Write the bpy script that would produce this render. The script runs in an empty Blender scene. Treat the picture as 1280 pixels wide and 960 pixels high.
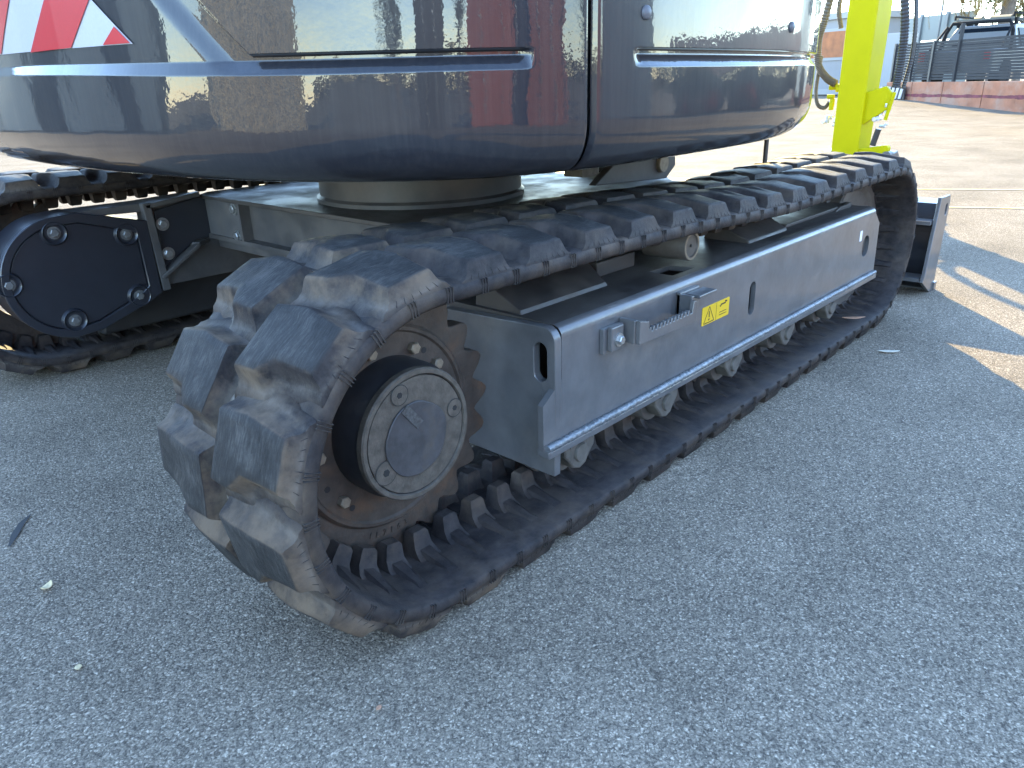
import bpy, bmesh, math, random
from mathutils import Vector, Matrix, noise
import numpy as np
random.seed(7)
R = math.radians
sc = bpy.context.scene
col = sc.collection

# ------------------------------------------------------------------ camera
cam_d = bpy.data.cameras.new('camera'); cam = bpy.data.objects.new('camera', cam_d); col.objects.link(cam)
cam_d.sensor_width = 36.0; cam_d.lens = 36.0*941/1280; cam_d.clip_start = .02; cam_d.clip_end = 3000
AX = Vector((0.676, -0.291, 0.677)).normalized()
AY = Vector((-0.736, -0.232, 0.636)); AY = (AY-AX*AY.dot(AX)).normalized()
AZ = AX.cross(AY); AZ = AZ if AZ.y < 0 else -AZ
M = Matrix(((AX.x, -AX.y, -AX.z, 0), (AY.x, -AY.y, -AY.z, 0), (AZ.x, -AZ.y, -AZ.z, 0), (0, 0, 0, 1)))
cam.matrix_world = Matrix.Translation((0, 0, .93)) @ M
sc.camera = cam

# ------------------------------------------------------------------ light
SUN_EL, SUN_AZ = 23.0, 50.0            # sun ahead of the camera, low
w = bpy.data.worlds.new('World'); sc.world = w; w.use_nodes = True
nt = w.node_tree; bg = nt.nodes['Background']
sky = nt.nodes.new('ShaderNodeTexSky'); sky.sky_type = 'NISHITA'; sky.sun_disc = False
sky.sun_elevation = R(SUN_EL); sky.sun_rotation = R(SUN_AZ); sky.air_density = 1.0; sky.dust_density = .0; sky.ozone_density = 1.8; sky.altitude = 600
nt.links.new(sky.outputs[0], bg.inputs[0]); bg.inputs[1].default_value = .15
sd = bpy.data.lights.new('sun', 'SUN'); so = bpy.data.objects.new('sun', sd); col.objects.link(so)
sd.energy = 2.0; sd.angle = R(.55); sd.color = (1, .77, .36)
d = Vector((math.sin(R(SUN_AZ))*math.cos(R(SUN_EL)), math.cos(R(SUN_AZ))*math.cos(R(SUN_EL)), math.sin(R(SUN_EL))))
so.rotation_euler = d.to_track_quat('Z', 'Y').to_euler()
so.location = (0, 0, 30)
vs = sc.view_settings; vs.view_transform = 'Standard'; vs.look = 'None'; vs.gamma = 1; vs.exposure = 3.38
sc.cycles.max_bounces = 8; sc.cycles.glossy_bounces = 5

# ------------------------------------------------------------------ materials
def mat(name, col=(.5, .5, .5), rough=.5, metal=0., coat=0., coat_rough=.03, spec=.5, noise_amt=0., noise_scale=20, bump=0., bump_scale=60, dirt=None, dirt_scale=8, dirt_lo=.5, dirt_hi=.7, rough_var=0., detail=6):
    m = bpy.data.materials.new(name); m.use_nodes = True
    n = m.node_tree.nodes; l = m.node_tree.links; b = n['Principled BSDF']
    b.inputs['Base Color'].default_value = (*col, 1); b.inputs['Roughness'].default_value = rough
    b.inputs['Metallic'].default_value = metal; b.inputs['Coat Weight'].default_value = coat
    b.inputs['Coat Roughness'].default_value = coat_rough; b.inputs['Specular IOR Level'].default_value = spec
    tc = n.new('ShaderNodeTexCoord'); out = tc.outputs['Object']
    cs = None
    if noise_amt:
        t = n.new('ShaderNodeTexNoise'); t.inputs['Scale'].default_value = noise_scale; t.inputs['Detail'].default_value = detail; t.inputs['Roughness'].default_value = .65
        l.new(out, t.inputs['Vector'])
        mp = n.new('ShaderNodeMapRange'); mp.inputs[1].default_value = .3; mp.inputs[2].default_value = .7
        mp.inputs[3].default_value = 1-noise_amt; mp.inputs[4].default_value = 1+noise_amt; l.new(t.outputs[0], mp.inputs[0])
        mx = n.new('ShaderNodeVectorMath'); mx.operation = 'SCALE'; mx.inputs[0].default_value = col; l.new(mp.outputs[0], mx.inputs['Scale'])
        cs = mx.outputs[0]
    if dirt:
        t = n.new('ShaderNodeTexNoise'); t.inputs['Scale'].default_value = dirt_scale; t.inputs['Detail'].default_value = 8; t.inputs['Roughness'].default_value = .7
        l.new(out, t.inputs['Vector'])
        mp = n.new('ShaderNodeMapRange'); mp.inputs[1].default_value = dirt_lo; mp.inputs[2].default_value = dirt_hi; l.new(t.outputs[0], mp.inputs[0])
        mx = n.new('ShaderNodeMix'); mx.data_type = 'RGBA'; l.new(mp.outputs[0], mx.inputs[0])
        if cs: l.new(cs, mx.inputs[6])
        else: mx.inputs[6].default_value = (*col, 1)
        mx.inputs[7].default_value = (*dirt, 1); cs = mx.outputs[2]
        r2 = n.new('ShaderNodeMapRange'); r2.inputs[3].default_value = rough; r2.inputs[4].default_value = .8; l.new(mp.outputs[0], r2.inputs[0]); l.new(r2.outputs[0], b.inputs['Roughness'])
    if cs: l.new(cs, b.inputs['Base Color'])
    if rough_var and not dirt:
        t = n.new('ShaderNodeTexNoise'); t.inputs['Scale'].default_value = noise_scale*.7; t.inputs['Detail'].default_value = 6; l.new(out, t.inputs['Vector'])
        mp = n.new('ShaderNodeMapRange'); mp.inputs[1].default_value = .3; mp.inputs[2].default_value = .7; mp.inputs[3].default_value = max(.02, rough-rough_var); mp.inputs[4].default_value = rough+rough_var
        l.new(t.outputs[0], mp.inputs[0]); l.new(mp.outputs[0], b.inputs['Roughness'])
    if bump:
        t = n.new('ShaderNodeTexNoise'); t.inputs['Scale'].default_value = bump_scale; t.inputs['Detail'].default_value = 5; l.new(out, t.inputs['Vector'])
        bp = n.new('ShaderNodeBump'); bp.inputs['Strength'].default_value = 1; bp.inputs['Distance'].default_value = bump; l.new(t.outputs[0], bp.inputs['Height']); l.new(bp.outputs[0], b.inputs['Normal'])
        if coat: l.new(bp.outputs[0], b.inputs['Coat Normal'])
    return m

def asphalt():
    m = bpy.data.materials.new('asphalt'); m.use_nodes = True
    n = m.node_tree.nodes; l = m.node_tree.links; b = n['Principled BSDF']
    tc = n.new('ShaderNodeTexCoord'); o = tc.outputs['Object']
    # slight warp so that chips are not round cells
    wn = n.new('ShaderNodeTexNoise'); wn.inputs['Scale'].default_value = 90; wn.inputs['Detail'].default_value = 2; l.new(o, wn.inputs['Vector'])
    wv = n.new('ShaderNodeVectorMath'); wv.operation = 'MULTIPLY_ADD'; wv.inputs[1].default_value = (.008, .008, .008); l.new(wn.outputs[1], wv.inputs[0]); l.new(o, wv.inputs[2])
    v = n.new('ShaderNodeTexVoronoi'); v.inputs['Scale'].default_value = 215; v.inputs['Randomness'].default_value = 1; l.new(wv.outputs[0], v.inputs['Vector'])
    v2 = n.new('ShaderNodeTexVoronoi'); v2.inputs['Scale'].default_value = 400; l.new(wv.outputs[0], v2.inputs['Vector'])
    sp = n.new('ShaderNodeSeparateColor'); l.new(v.outputs['Color'], sp.inputs[0])
    sp2 = n.new('ShaderNodeSeparateColor'); l.new(v2.outputs['Color'], sp2.inputs[0])
    ad = n.new('ShaderNodeMath'); ad.operation = 'MULTIPLY_ADD'; ad.inputs[1].default_value = .55; l.new(sp2.outputs[0], ad.inputs[0])
    a2 = n.new('ShaderNodeMath'); a2.operation = 'MULTIPLY'; a2.inputs[1].default_value = .45; l.new(sp.outputs[0], a2.inputs[0]); l.new(a2.outputs[0], ad.inputs[2])
    cr = n.new('ShaderNodeValToRGB'); e = cr.color_ramp.elements
    e[0].position = .1; e[0].color = (.117, .100, .082, 1); e[1].position = .95; e[1].color = (.60, .512, .395, 1)
    x = cr.color_ramp.elements.new(.45); x.color = (.240, .203, .157, 1)
    x = cr.color_ramp.elements.new(.72); x.color = (.338, .284, .216, 1)
    l.new(ad.outputs[0], cr.inputs[0])
    # dark gaps between the chips
    gp = n.new('ShaderNodeMapRange'); gp.inputs[1].default_value = .0; gp.inputs[2].default_value = .62; gp.inputs[3].default_value = 1.12; gp.inputs[4].default_value = .66; l.new(v.outputs['Distance'], gp.inputs[0])
    big = n.new('ShaderNodeTexNoise'); big.inputs['Scale'].default_value = 1.6; big.inputs['Detail'].default_value = 7; big.inputs['Roughness'].default_value = .6; l.new(o, big.inputs['Vector'])
    bm_ = n.new('ShaderNodeMapRange'); bm_.inputs[1].default_value = .3; bm_.inputs[2].default_value = .7; bm_.inputs[3].default_value = .78; bm_.inputs[4].default_value = 1.22; l.new(big.outputs[0], bm_.inputs[0])
    st = n.new('ShaderNodeTexNoise'); st.inputs['Scale'].default_value = .35; st.inputs['Detail'].default_value = 4
    mpn = n.new('ShaderNodeMapping'); mpn.inputs['Scale'].default_value = (1, 3.2, 1); mpn.inputs['Rotation'].default_value = (0, 0, .5); l.new(o, mpn.inputs[0]); l.new(mpn.outputs[0], st.inputs['Vector'])
    sm = n.new('ShaderNodeMapRange'); sm.inputs[1].default_value = .3; sm.inputs[2].default_value = .7; sm.inputs[3].default_value = .94; sm.inputs[4].default_value = 1.06; l.new(st.outputs[0], sm.inputs[0])
    k = n.new('ShaderNodeMath'); k.operation = 'MULTIPLY'; l.new(gp.outputs[0], k.inputs[0]); l.new(bm_.outputs[0], k.inputs[1])
    k2 = n.new('ShaderNodeMath'); k2.operation = 'MULTIPLY'; l.new(k.outputs[0], k2.inputs[0]); l.new(sm.outputs[0], k2.inputs[1])
    sv = n.new('ShaderNodeVectorMath'); sv.operation = 'SCALE'; l.new(cr.outputs[0], sv.inputs[0]); l.new(k2.outputs[0], sv.inputs['Scale'])
    l.new(sv.outputs[0], b.inputs['Base Color'])
    b.inputs['Roughness'].default_value = .9; b.inputs['Specular IOR Level'].default_value = .04
    iv = n.new('ShaderNodeMath'); iv.operation = 'MULTIPLY_ADD'; iv.inputs[1].default_value = -1; l.new(v.outputs['Distance'], iv.inputs[0]); l.new(sp.outputs[1], iv.inputs[2])
    bp = n.new('ShaderNodeBump'); bp.inputs['Strength'].default_value = .8; bp.inputs['Distance'].default_value = .0016; l.new(iv.outputs[0], bp.inputs['Height']); l.new(bp.outputs[0], b.inputs['Normal'])
    return m

def rubber():
    m = bpy.data.materials.new('track_rubber'); m.use_nodes = True
    n = m.node_tree.nodes; l = m.node_tree.links; b = n['Principled BSDF']
    tc = n.new('ShaderNodeTexCoord'); o = tc.outputs['Object']
    oi = n.new('ShaderNodeObjectInfo')
    of = n.new('ShaderNodeVectorMath'); of.operation = 'MULTIPLY_ADD'; of.inputs[1].default_value = (13, 7, 5); l.new(oi.outputs['Random'], of.inputs[0]); l.new(o, of.inputs[2])
    o = of.outputs[0]
    at = n.new('ShaderNodeAttribute'); at.attribute_name = 'wear'
    sp = n.new('ShaderNodeSeparateColor'); l.new(at.outputs['Color'], sp.inputs[0])
    # base rubber
    t = n.new('ShaderNodeTexNoise'); t.inputs['Scale'].default_value = 26; t.inputs['Detail'].default_value = 8; t.inputs['Roughness'].default_value = .68; l.new(o, t.inputs['Vector'])
    c1 = n.new('ShaderNodeValToRGB'); e = c1.color_ramp.elements; e[0].position = .3; e[0].color = (.012, .011, .012, 1); e[1].position = .72; e[1].color = (.046, .039, .037, 1); l.new(t.outputs[0], c1.inputs[0])
    # brown dust in patches on flanks
    t2 = n.new('ShaderNodeTexNoise'); t2.inputs['Scale'].default_value = 9; t2.inputs['Detail'].default_value = 7; t2.inputs['Roughness'].default_value = .65; l.new(o, t2.inputs['Vector'])
    mp = n.new('ShaderNodeMapRange'); mp.inputs[1].default_value = .43; mp.inputs[2].default_value = .64; l.new(t2.outputs[0], mp.inputs[0])
    mu = n.new('ShaderNodeMath'); mu.operation = 'MULTIPLY'; l.new(mp.outputs[0], mu.inputs[0]); l.new(sp.outputs[1], mu.inputs[1])
    mx = n.new('ShaderNodeMix'); mx.data_type = 'RGBA'; l.new(mu.outputs[0], mx.inputs[0]); l.new(c1.outputs[0], mx.inputs[6]); mx.inputs[7].default_value = (.125, .092, .064, 1)
    # worn grey tread tops, with fine scratches
    mps = n.new('ShaderNodeMapping'); mps.inputs['Scale'].default_value = (30, 220, 30); mps.inputs['Rotation'].default_value = (0, 0, .7); l.new(o, mps.inputs[0])
    ts = n.new('ShaderNodeTexNoise'); ts.inputs['Scale'].default_value = 1.3; ts.inputs['Detail'].default_value = 5; ts.inputs['Roughness'].default_value = .7; l.new(mps.outputs[0], ts.inputs['Vector'])
    t3 = n.new('ShaderNodeTexNoise'); t3.inputs['Scale'].default_value = 14; t3.inputs['Detail'].default_value = 9; t3.inputs['Roughness'].default_value = .72; l.new(o, t3.inputs['Vector'])
    am = n.new('ShaderNodeMath'); am.operation = 'MULTIPLY_ADD'; am.inputs[1].default_value = .45; l.new(ts.outputs[0], am.inputs[0])
    am2 = n.new('ShaderNodeMath'); am2.operation = 'MULTIPLY'; am2.inputs[1].default_value = .55; l.new(t3.outputs[0], am2.inputs[0]); l.new(am2.outputs[0], am.inputs[2])
    c2 = n.new('ShaderNodeValToRGB'); e = c2.color_ramp.elements; e[0].position = .34; e[0].color = (.015, .0145, .0145, 1); e[1].position = .74; e[1].color = (.105, .098, .09, 1)
    x = e.new(.50); x.color = (.032, .031, .030, 1); l.new(am.outputs[0], c2.inputs[0])
    mx2 = n.new('ShaderNodeMix'); mx2.data_type = 'RGBA'; l.new(sp.outputs[0], mx2.inputs[0]); l.new(mx.outputs[2], mx2.inputs[6]); l.new(c2.outputs[0], mx2.inputs[7])
    # pale dust (blue channel)
    mx3 = n.new('ShaderNodeMix'); mx3.data_type = 'RGBA'; mu3 = n.new('ShaderNodeMath'); mu3.operation = 'MULTIPLY'; l.new(sp.outputs[2], mu3.inputs[0])
    mp3 = n.new('ShaderNodeMapRange'); mp3.inputs[1].default_value = .3; mp3.inputs[2].default_value = .6; l.new(t.outputs[0], mp3.inputs[0]); l.new(mp3.outputs[0], mu3.inputs[1])
    l.new(mu3.outputs[0], mx3.inputs[0]); l.new(mx2.outputs[2], mx3.inputs[6]); mx3.inputs[7].default_value = (.20, .18, .155, 1)
    l.new(mx3.outputs[2], b.inputs['Base Color'])
    rr = n.new('ShaderNodeMapRange'); rr.inputs[3].default_value = .5; rr.inputs[4].default_value = .72; l.new(t2.outputs[0], rr.inputs[0]); l.new(rr.outputs[0], b.inputs['Roughness'])
    b.inputs['Specular IOR Level'].default_value = .14
    bp = n.new('ShaderNodeBump'); bp.inputs['Distance'].default_value = .0015; bp.inputs['Strength'].default_value = .8; l.new(am.outputs[0], bp.inputs['Height'])
    bp2 = n.new('ShaderNodeBump'); bp2.inputs['Distance'].default_value = .003; bp2.inputs['Strength'].default_value = .7; l.new(t.outputs[0], bp2.inputs['Height']); l.new(bp.outputs[0], bp2.inputs['Normal'])
    l.new(bp2.outputs[0], b.inputs['Normal'])
    return m

def gloss():
    """charcoal machine paint: glossy clear coat over fine flake, orange peel, faint dust runs low down"""
    m = bpy.data.materials.new('gloss_paint'); m.use_nodes = True
    n = m.node_tree.nodes; l = m.node_tree.links; b = n['Principled BSDF']
    tc = n.new('ShaderNodeTexCoord'); o = tc.outputs['Object']
    mp = n.new('ShaderNodeMapping'); mp.inputs['Scale'].default_value = (90, 90, 3); l.new(o, mp.inputs[0])
    t = n.new('ShaderNodeTexNoise'); t.inputs['Scale'].default_value = 1; t.inputs['Detail'].default_value = 6; t.inputs['Roughness'].default_value = .7; l.new(mp.outputs[0], t.inputs['Vector'])
    r = n.new('ShaderNodeMapRange'); r.inputs[1].default_value = .42; r.inputs[2].default_value = .78; r.inputs[3].default_value = 0.0; r.inputs[4].default_value = .2; l.new(t.outputs[0], r.inputs[0])
    # fine scratches / dust film
    mx = n.new('ShaderNodeMix'); mx.data_type = 'RGBA'; l.new(r.outputs[0], mx.inputs[0]); mx.inputs[6].default_value = (.018, .019, .024, 1); mx.inputs[7].default_value = (.075, .07, .066, 1)
    l.new(mx.outputs[2], b.inputs['Base Color'])
    b.inputs['Roughness'].default_value = .3; b.inputs['Metallic'].default_value = .0; b.inputs['Specular IOR Level'].default_value = .12
    b.inputs['Coat Weight'].default_value = 1; b.inputs['Coat Roughness'].default_value = .02; b.inputs['Coat IOR'].default_value = 1.48
    t2 = n.new('ShaderNodeTexNoise'); t2.inputs['Scale'].default_value = 75; t2.inputs['Detail'].default_value = 2; l.new(o, t2.inputs['Vector'])
    t3 = n.new('ShaderNodeTexNoise'); t3.inputs['Scale'].default_value = 5; t3.inputs['Detail'].default_value = 1; l.new(o, t3.inputs['Vector'])
    bp = n.new('ShaderNodeBump'); bp.inputs['Distance'].default_value = .00015; l.new(t2.outputs[0], bp.inputs['Height'])
    bp2 = n.new('ShaderNodeBump'); bp2.inputs['Distance'].default_value = .004; l.new(t3.outputs[0], bp2.inputs['Height']); l.new(bp.outputs[0], bp2.inputs['Normal'])
    l.new(bp2.outputs[0], b.inputs['Coat Normal']); l.new(bp2.outputs[0], b.inputs['Normal'])
    return m

ASPHALT = asphalt(); RUBBER = rubber(); GLOSS = gloss()
PAINT = mat('frame_paint', (.088, .087, .088), .30, coat=.35, coat_rough=.12, noise_amt=.25, noise_scale=9, bump=.0006, bump_scale=40, dirt=(.17, .15, .13), dirt_scale=5, dirt_lo=.52, dirt_hi=.95)
PAINTD = mat('dusty_frame_paint', (.034, .031, .030), .4, noise_amt=.25, noise_scale=12, bump=.0006, bump_scale=40, dirt=(.075, .062, .05), dirt_scale=6, dirt_lo=.40, dirt_hi=.75)
COVER = mat('cover_paint', (.017, .018, .023), .32, coat=.3, coat_rough=.12, noise_amt=.12, bump=.0003, bump_scale=18)
XPAINT = mat('undercarriage_paint', (.052, .050, .050), .42, coat=.05, coat_rough=.3, noise_amt=.25, noise_scale=7, bump=.0006, bump_scale=30, dirt=(.12, .105, .09), dirt_scale=5, dirt_lo=.45, dirt_hi=.85)
WELD = mat('weld_bead', (.16, .17, .18), .3, metal=.4, noise_amt=.4, noise_scale=60, bump=.003, bump_scale=120)
RUST = mat('rusty_steel', (.050, .038, .029), .62, metal=.15, noise_amt=.4, noise_scale=22, bump=.0015, bump_scale=90, dirt=(.11, .06, .03), dirt_scale=9, dirt_lo=.5, dirt_hi=.75)
UNDP = mat('shaded_frame_paint', (.016, .016, .018), .6, noise_amt=.2, dirt=(.03, .026, .022), dirt_scale=6)  # frame paint turned near-black, with the shade put into its colour
HUBD = mat('hub_paint', (.016, .016, .018), .45, noise_amt=.3, dirt=(.05, .042, .034), dirt_scale=7, dirt_lo=.5, dirt_hi=.8)
DUST = mat('dusty_cover', (.080, .067, .053), .6, metal=.2, noise_amt=.35, noise_scale=55, bump=.0008, bump_scale=200)
CLEAN = mat('worn_cover_steel', (.058, .056, .058), .5, metal=.3, noise_amt=.3, noise_scale=30, bump=.0005, bump_scale=90, dirt=(.085, .07, .056), dirt_scale=14, dirt_lo=.52, dirt_hi=.72)
ZINC = mat('zinc_bolt', (.38, .38, .37), .35, metal=.8, noise_amt=.2, noise_scale=80)
BOLTD = mat('dusty_bolt', (.22, .18, .13), .5, metal=.4, noise_amt=.25, noise_scale=80)
BOLTG = mat('grey_bolt', (.15, .15, .145), .45, metal=.5, noise_amt=.25, noise_scale=80)
DARK = mat('dark_recess', (.010, .010, .010), .7)
ROLLER = mat('dusty_roller', (.085, .077, .066), .6, noise_amt=.35, noise_scale=30, bump=.002, bump_scale=60)
ROLLERD = mat('upper_roller', (.085, .075, .065), .5, noise_amt=.3, noise_scale=30)
LIME = mat('lime_paint', (.45, .40, .001), .5, coat=.03, coat_rough=.2, spec=.12, noise_amt=.06, noise_scale=6, bump=.0004)
HOSE = mat('black_hose', (.035, .032, .03), .45, noise_amt=.2)
HOSEB = mat('brown_hose_sleeve', (.12, .095, .06), .5, noise_amt=.3, noise_scale=50)
STICK = mat('yellow_sticker', (.62, .40, .012), .35, noise_amt=.05)
BLACK = mat('black_print', (.012, .012, .012), .5)
RED = mat('red_reflective', (.46, .014, .02), .3, coat=.4, noise_amt=.06, noise_scale=200)
WHITER = mat('white_reflective', (.42, .42, .45), .3, coat=.4, noise_amt=.06, noise_scale=200)
SILVER = mat('silver_fitting', (.6, .62, .64), .3, metal=.7)
GLASS = mat('dark_glass', (.006, .009, .014), .25, spec=.03)

# ------------------------------------------------------------------ mesh helpers
class MB:
    def __init__(s): s.v = []; s.f = []; s.attr = []
    def add(s, vs, fs, a=None):
        o = len(s.v); s.v += [tuple(v) for v in vs]; s.f += [tuple(o+i for i in f) for f in fs]
        s.attr += list(a) if a else [(0, 0, 0)]*len(vs); return s
    def box(s, x0, x1, y0, y1, z0, z1, mtx=None):
        vs = [Vector((x, y, z)) for x in (x0, x1) for y in (y0, y1) for z in (z0, z1)]
        if mtx: vs = [mtx @ v for v in vs]
        return s.add(vs, [(0, 1, 3, 2), (4, 6, 7, 5), (0, 4, 5, 1), (2, 3, 7, 6), (0, 2, 6, 4), (1, 5, 7, 3)])
    def prism(s, pts, d0, d1, plane='xz', mtx=None):
        """extrude a 2-D polygon along the remaining axis"""
        def P(a, b, c):
            v = {'xz': (a, c, b), 'yz': (c, a, b), 'xy': (a, b, c)}[plane]
            return mtx @ Vector(v) if mtx else Vector(v)
        n = len(pts)
        vs = [P(a, b, d0) for a, b in pts]+[P(a, b, d1) for a, b in pts]
        fs = [tuple(range(n)), tuple(range(2*n-1, n-1, -1))]+[(i, i+n, (i+1) % n+n, (i+1) % n) for i in range(n)]
        return s.add(vs, fs)
    def lathe(s, prof, c, axis='y', n=32, cap=True, a0=0, a1=2*math.pi):
        """prof: (radius, position along the axis)"""
        full = abs(a1-a0-2*math.pi) < 1e-6; m = n if full else n+1
        vs = []
        for r, h in prof:
            for i in range(m):
                a = a0+(a1-a0)*i/n; ca, sa = r*math.cos(a), r*math.sin(a)
                p = {'y': (ca, h, sa), 'z': (ca, sa, h), 'x': (h, ca, sa)}[axis]
                vs.append((p[0]+c[0], p[1]+c[1], p[2]+c[2]))
        fs = []
        for j in range(len(prof)-1):
            for i in range(n):
                k = (i+1) % m if full else i+1
                fs.append((j*m+i, j*m+k, (j+1)*m+k, (j+1)*m+i))
        if full and cap:
            if prof[0][0] > 1e-6: fs.append(tuple(range(m-1, -1, -1)))
            if prof[-1][0] > 1e-6: fs.append(tuple((len(prof)-1)*m+i for i in range(m)))
        return s.add(vs, fs)
    def tube(s, pts, r, n=8, cap=True):
        pts = [Vector(p) for p in pts]; vs = []; up = None
        rr = r if isinstance(r, (list, tuple)) else [r]*len(pts)
        for i, p in enumerate(pts):
            t = (pts[min(i+1, len(pts)-1)]-pts[max(i-1, 0)]).normalized()
            if up is None:
                up = Vector((0, 0, 1)) if abs(t.z) < .9 else Vector((1, 0, 0))
            a = (up-t*up.dot(t)).normalized(); b = t.cross(a); up = a
            vs += [p+(a*math.cos(2*math.pi*k/n)+b*math.sin(2*math.pi*k/n))*rr[i] for k in range(n)]
        fs = [(i*n+k, i*n+(k+1) % n, (i+1)*n+(k+1) % n, (i+1)*n+k) for i in range(len(pts)-1) for k in range(n)]
        if cap: fs += [tuple(range(n-1, -1, -1)), tuple((len(pts)-1)*n+k for k in range(n))]
        return s.add(vs, fs)
    def mesh(s, name, m, smooth=35, attr=False, fix=True):
        me = bpy.data.meshes.new(name); me.from_pydata(s.v, [], s.f)
        if fix:
            b = bmesh.new(); b.from_mesh(me); bmesh.ops.recalc_face_normals(b, faces=b.faces); b.to_mesh(me); b.free()
        if attr:
            a = me.color_attributes.new('wear', 'FLOAT_COLOR', 'POINT')
            for i, c in enumerate(s.attr): a.data[i].color = (*c, 1)
        me.materials.append(m)
        if smooth:
            for p in me.polygons: p.use_smooth = True
            me.set_sharp_from_angle(angle=R(smooth))
        return me
    def build(s, name, m, parent=None, smooth=35, attr=False, bevel=0, seg=2, fix=True):
        o = bpy.data.objects.new(name, s.mesh(name, m, smooth, attr, fix)); col.objects.link(o); o.parent = parent
        if bevel: bev(o, bevel, seg)
        return o
def bev(o, wd, seg=2, ang=40):
    b = o.modifiers.new('bevel', 'BEVEL'); b.width = wd; b.segments = seg; b.limit_method = 'ANGLE'; b.angle_limit = R(ang); b.harden_normals = False
def link(name, me, parent=None, mtx=None):
    o = bpy.data.objects.new(name, me); col.objects.link(o); o.parent = parent
    if mtx is not None: o.matrix_local = mtx
    return o
def empty(name, loc=(0, 0, 0), label=None, cat=None, group=None):
    o = bpy.data.objects.new(name, None); col.objects.link(o); o.location = loc; o.empty_display_size = .2
    tag(o, label, cat, group); return o
def tag(o, label=None, cat=None, group=None, kind=None):
    if label: o['label'] = label
    if cat: o['category'] = cat
    if group: o['group'] = group
    if kind: o['kind'] = kind
    return o
def rrect(cx, cz, w_, h_, r, n=6):
    pts = []
    for sx, sz, a0 in ((1, 1, 0), (-1, 1, 90), (-1, -1, 180), (1, -1, 270)):
        for i in range(n+1):
            a = R(a0+90*i/n); pts.append((cx+sx*(w_/2-r)+r*math.cos(a), cz+sz*(h_/2-r)+r*math.sin(a)))
    return pts
def plate(name, outer, holes, d0, d1, plane, m, parent=None, bevel=0):
    """flat plate with real holes: triangulated faces + walls"""
    b = bmesh.new()
    def P(a, c, dd): return {'xz': (a, dd, c), 'yz': (dd, a, c), 'xy': (a, c, dd)}[plane]
    for dd in (d0, d1):
        es = []
        for lp in [outer]+holes:
            vs = [b.verts.new(P(a, c, dd)) for a, c in lp]
            es += [b.edges.new((vs[i], vs[(i+1) % len(vs)])) for i in range(len(vs))]
        bmesh.ops.triangle_fill(b, edges=es, use_beauty=True)
    b.verts.ensure_lookup_table()
    n = sum(len(lp) for lp in [outer]+holes); o = 0
    for lp in [outer]+holes:
        k = len(lp)
        for i in range(k):
            b.faces.new((b.verts[o+i], b.verts[o+(i+1) % k], b.verts[n+o+(i+1) % k], b.verts[n+o+i]))
        o += k
    bmesh.ops.recalc_face_normals(b, faces=b.faces)
    me = bpy.data.meshes.new(name); b.to_mesh(me); b.free(); me.materials.append(m)
    for p in me.polygons: p.use_smooth = True
    me.set_sharp_from_angle(angle=R(30))
    ob = link(name, me, parent)
    if bevel: bev(ob, bevel)
    return ob
def hexbolt(mb, c, axis='y', r=.014, h=.009, washer=True, sgn=-1):
    if washer: mb.lathe([(0, 0), (r*1.45, 0), (r*1.45, sgn*.003), (0, sgn*.003)], c, axis, 18)
    mb.lathe([(0, 0), (r, 0), (r, sgn*h), (r*.82, sgn*(h+.002)), (0, sgn*(h+.002))], c, axis, 6)
def smooth01(a, b, x):
    t = min(1, max(0, (x-a)/(b-a))); return t*t*(3-2*t)

# ------------------------------------------------------------------ ground
GZ = .017                                # tread lugs sink into the surface under the load
g = MB()
g.add([(-220, -220, GZ), (260, -220, GZ), (260, 260, GZ), (-220, 260, GZ)], [(0, 1, 2, 3)])
tag(g.build('ground', ASPHALT, smooth=0), kind='structure')
YEL = mat('faded_yellow_line', (.62, .46, .16), .8, noise_amt=.4, noise_scale=30, dirt=(.30, .268, .222), dirt_scale=6, dirt_lo=.45, dirt_hi=.7)
for (xa, ya, xb, yb) in ((6.75, 2.3, 7.9, .05), (5.95, 1.78, 6.75, .08)):
    mb = MB(); dv = Vector((xb-xa, yb-ya, 0)).normalized(); p = Vector((-dv.y, dv.x, 0))*.022
    e0 = Vector((xa, ya, GZ+.004))-dv*6; e1 = Vector((xb, yb, GZ+.004))+dv*9
    mb.add([e0-p, e1-p, e1+p, e0+p], [(0, 1, 2, 3)])
    tag(mb.build('ground_line', YEL, smooth=0), kind='structure')

# ------------------------------------------------------------------ excavator
EX = empty('excavator', (1.9, 2.0, 0), 'dark grey tracked excavator with lime green arm standing on the asphalt', 'excavator')
ROOT = EX
EXI = Matrix.Translation(-Vector(EX.location))
def ex(o):                      # parts are built in world coordinates
    o.parent = EX; o.matrix_parent_inverse = EXI; return o

# ---- rubber tracks
Y0, W = .853, .40
def track_path():
    pts = []
    C0, R0 = (.76, .343), .293
    for i in range(121):
        a = R(-90-180*i/120); pts.append((C0[0]+R0*math.cos(a), C0[1]+R0*math.sin(a)))
    ctrl = [(.60, .60), (.76, .636), (1.23, .633), (1.56, .626), (2.05, .604), (2.45, .609), (2.964, .612), (3.2, .55)]
    for j in range(1, len(ctrl)-2):
        p0, p1, p2, p3 = [np.array(c) for c in ctrl[j-1:j+3]]
        if j == 1: p0 = np.array((.3, .638))
        if j == len(ctrl)-3: p3 = np.array((3.5, .612))
        for i in range(1, 41):
            t = i/40; q = .5*((2*p1)+(-p0+p2)*t+(2*p0-5*p1+4*p2-p3)*t*t+(-p0+3*p1-3*p2+p3)*t**3); pts.append(tuple(q))
    C1, R1 = (2.964, .331), .281
    for i in range(1, 121):
        a = R(90-180*i/120); pts.append((C1[0]+R1*math.cos(a), C1[1]+R1*math.sin(a)))
    for i in range(1, 100):
        t = i/100; pts.append((2.964+(.76-2.964)*t, .05))
    return np.array(pts)
TP = track_path()
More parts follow.
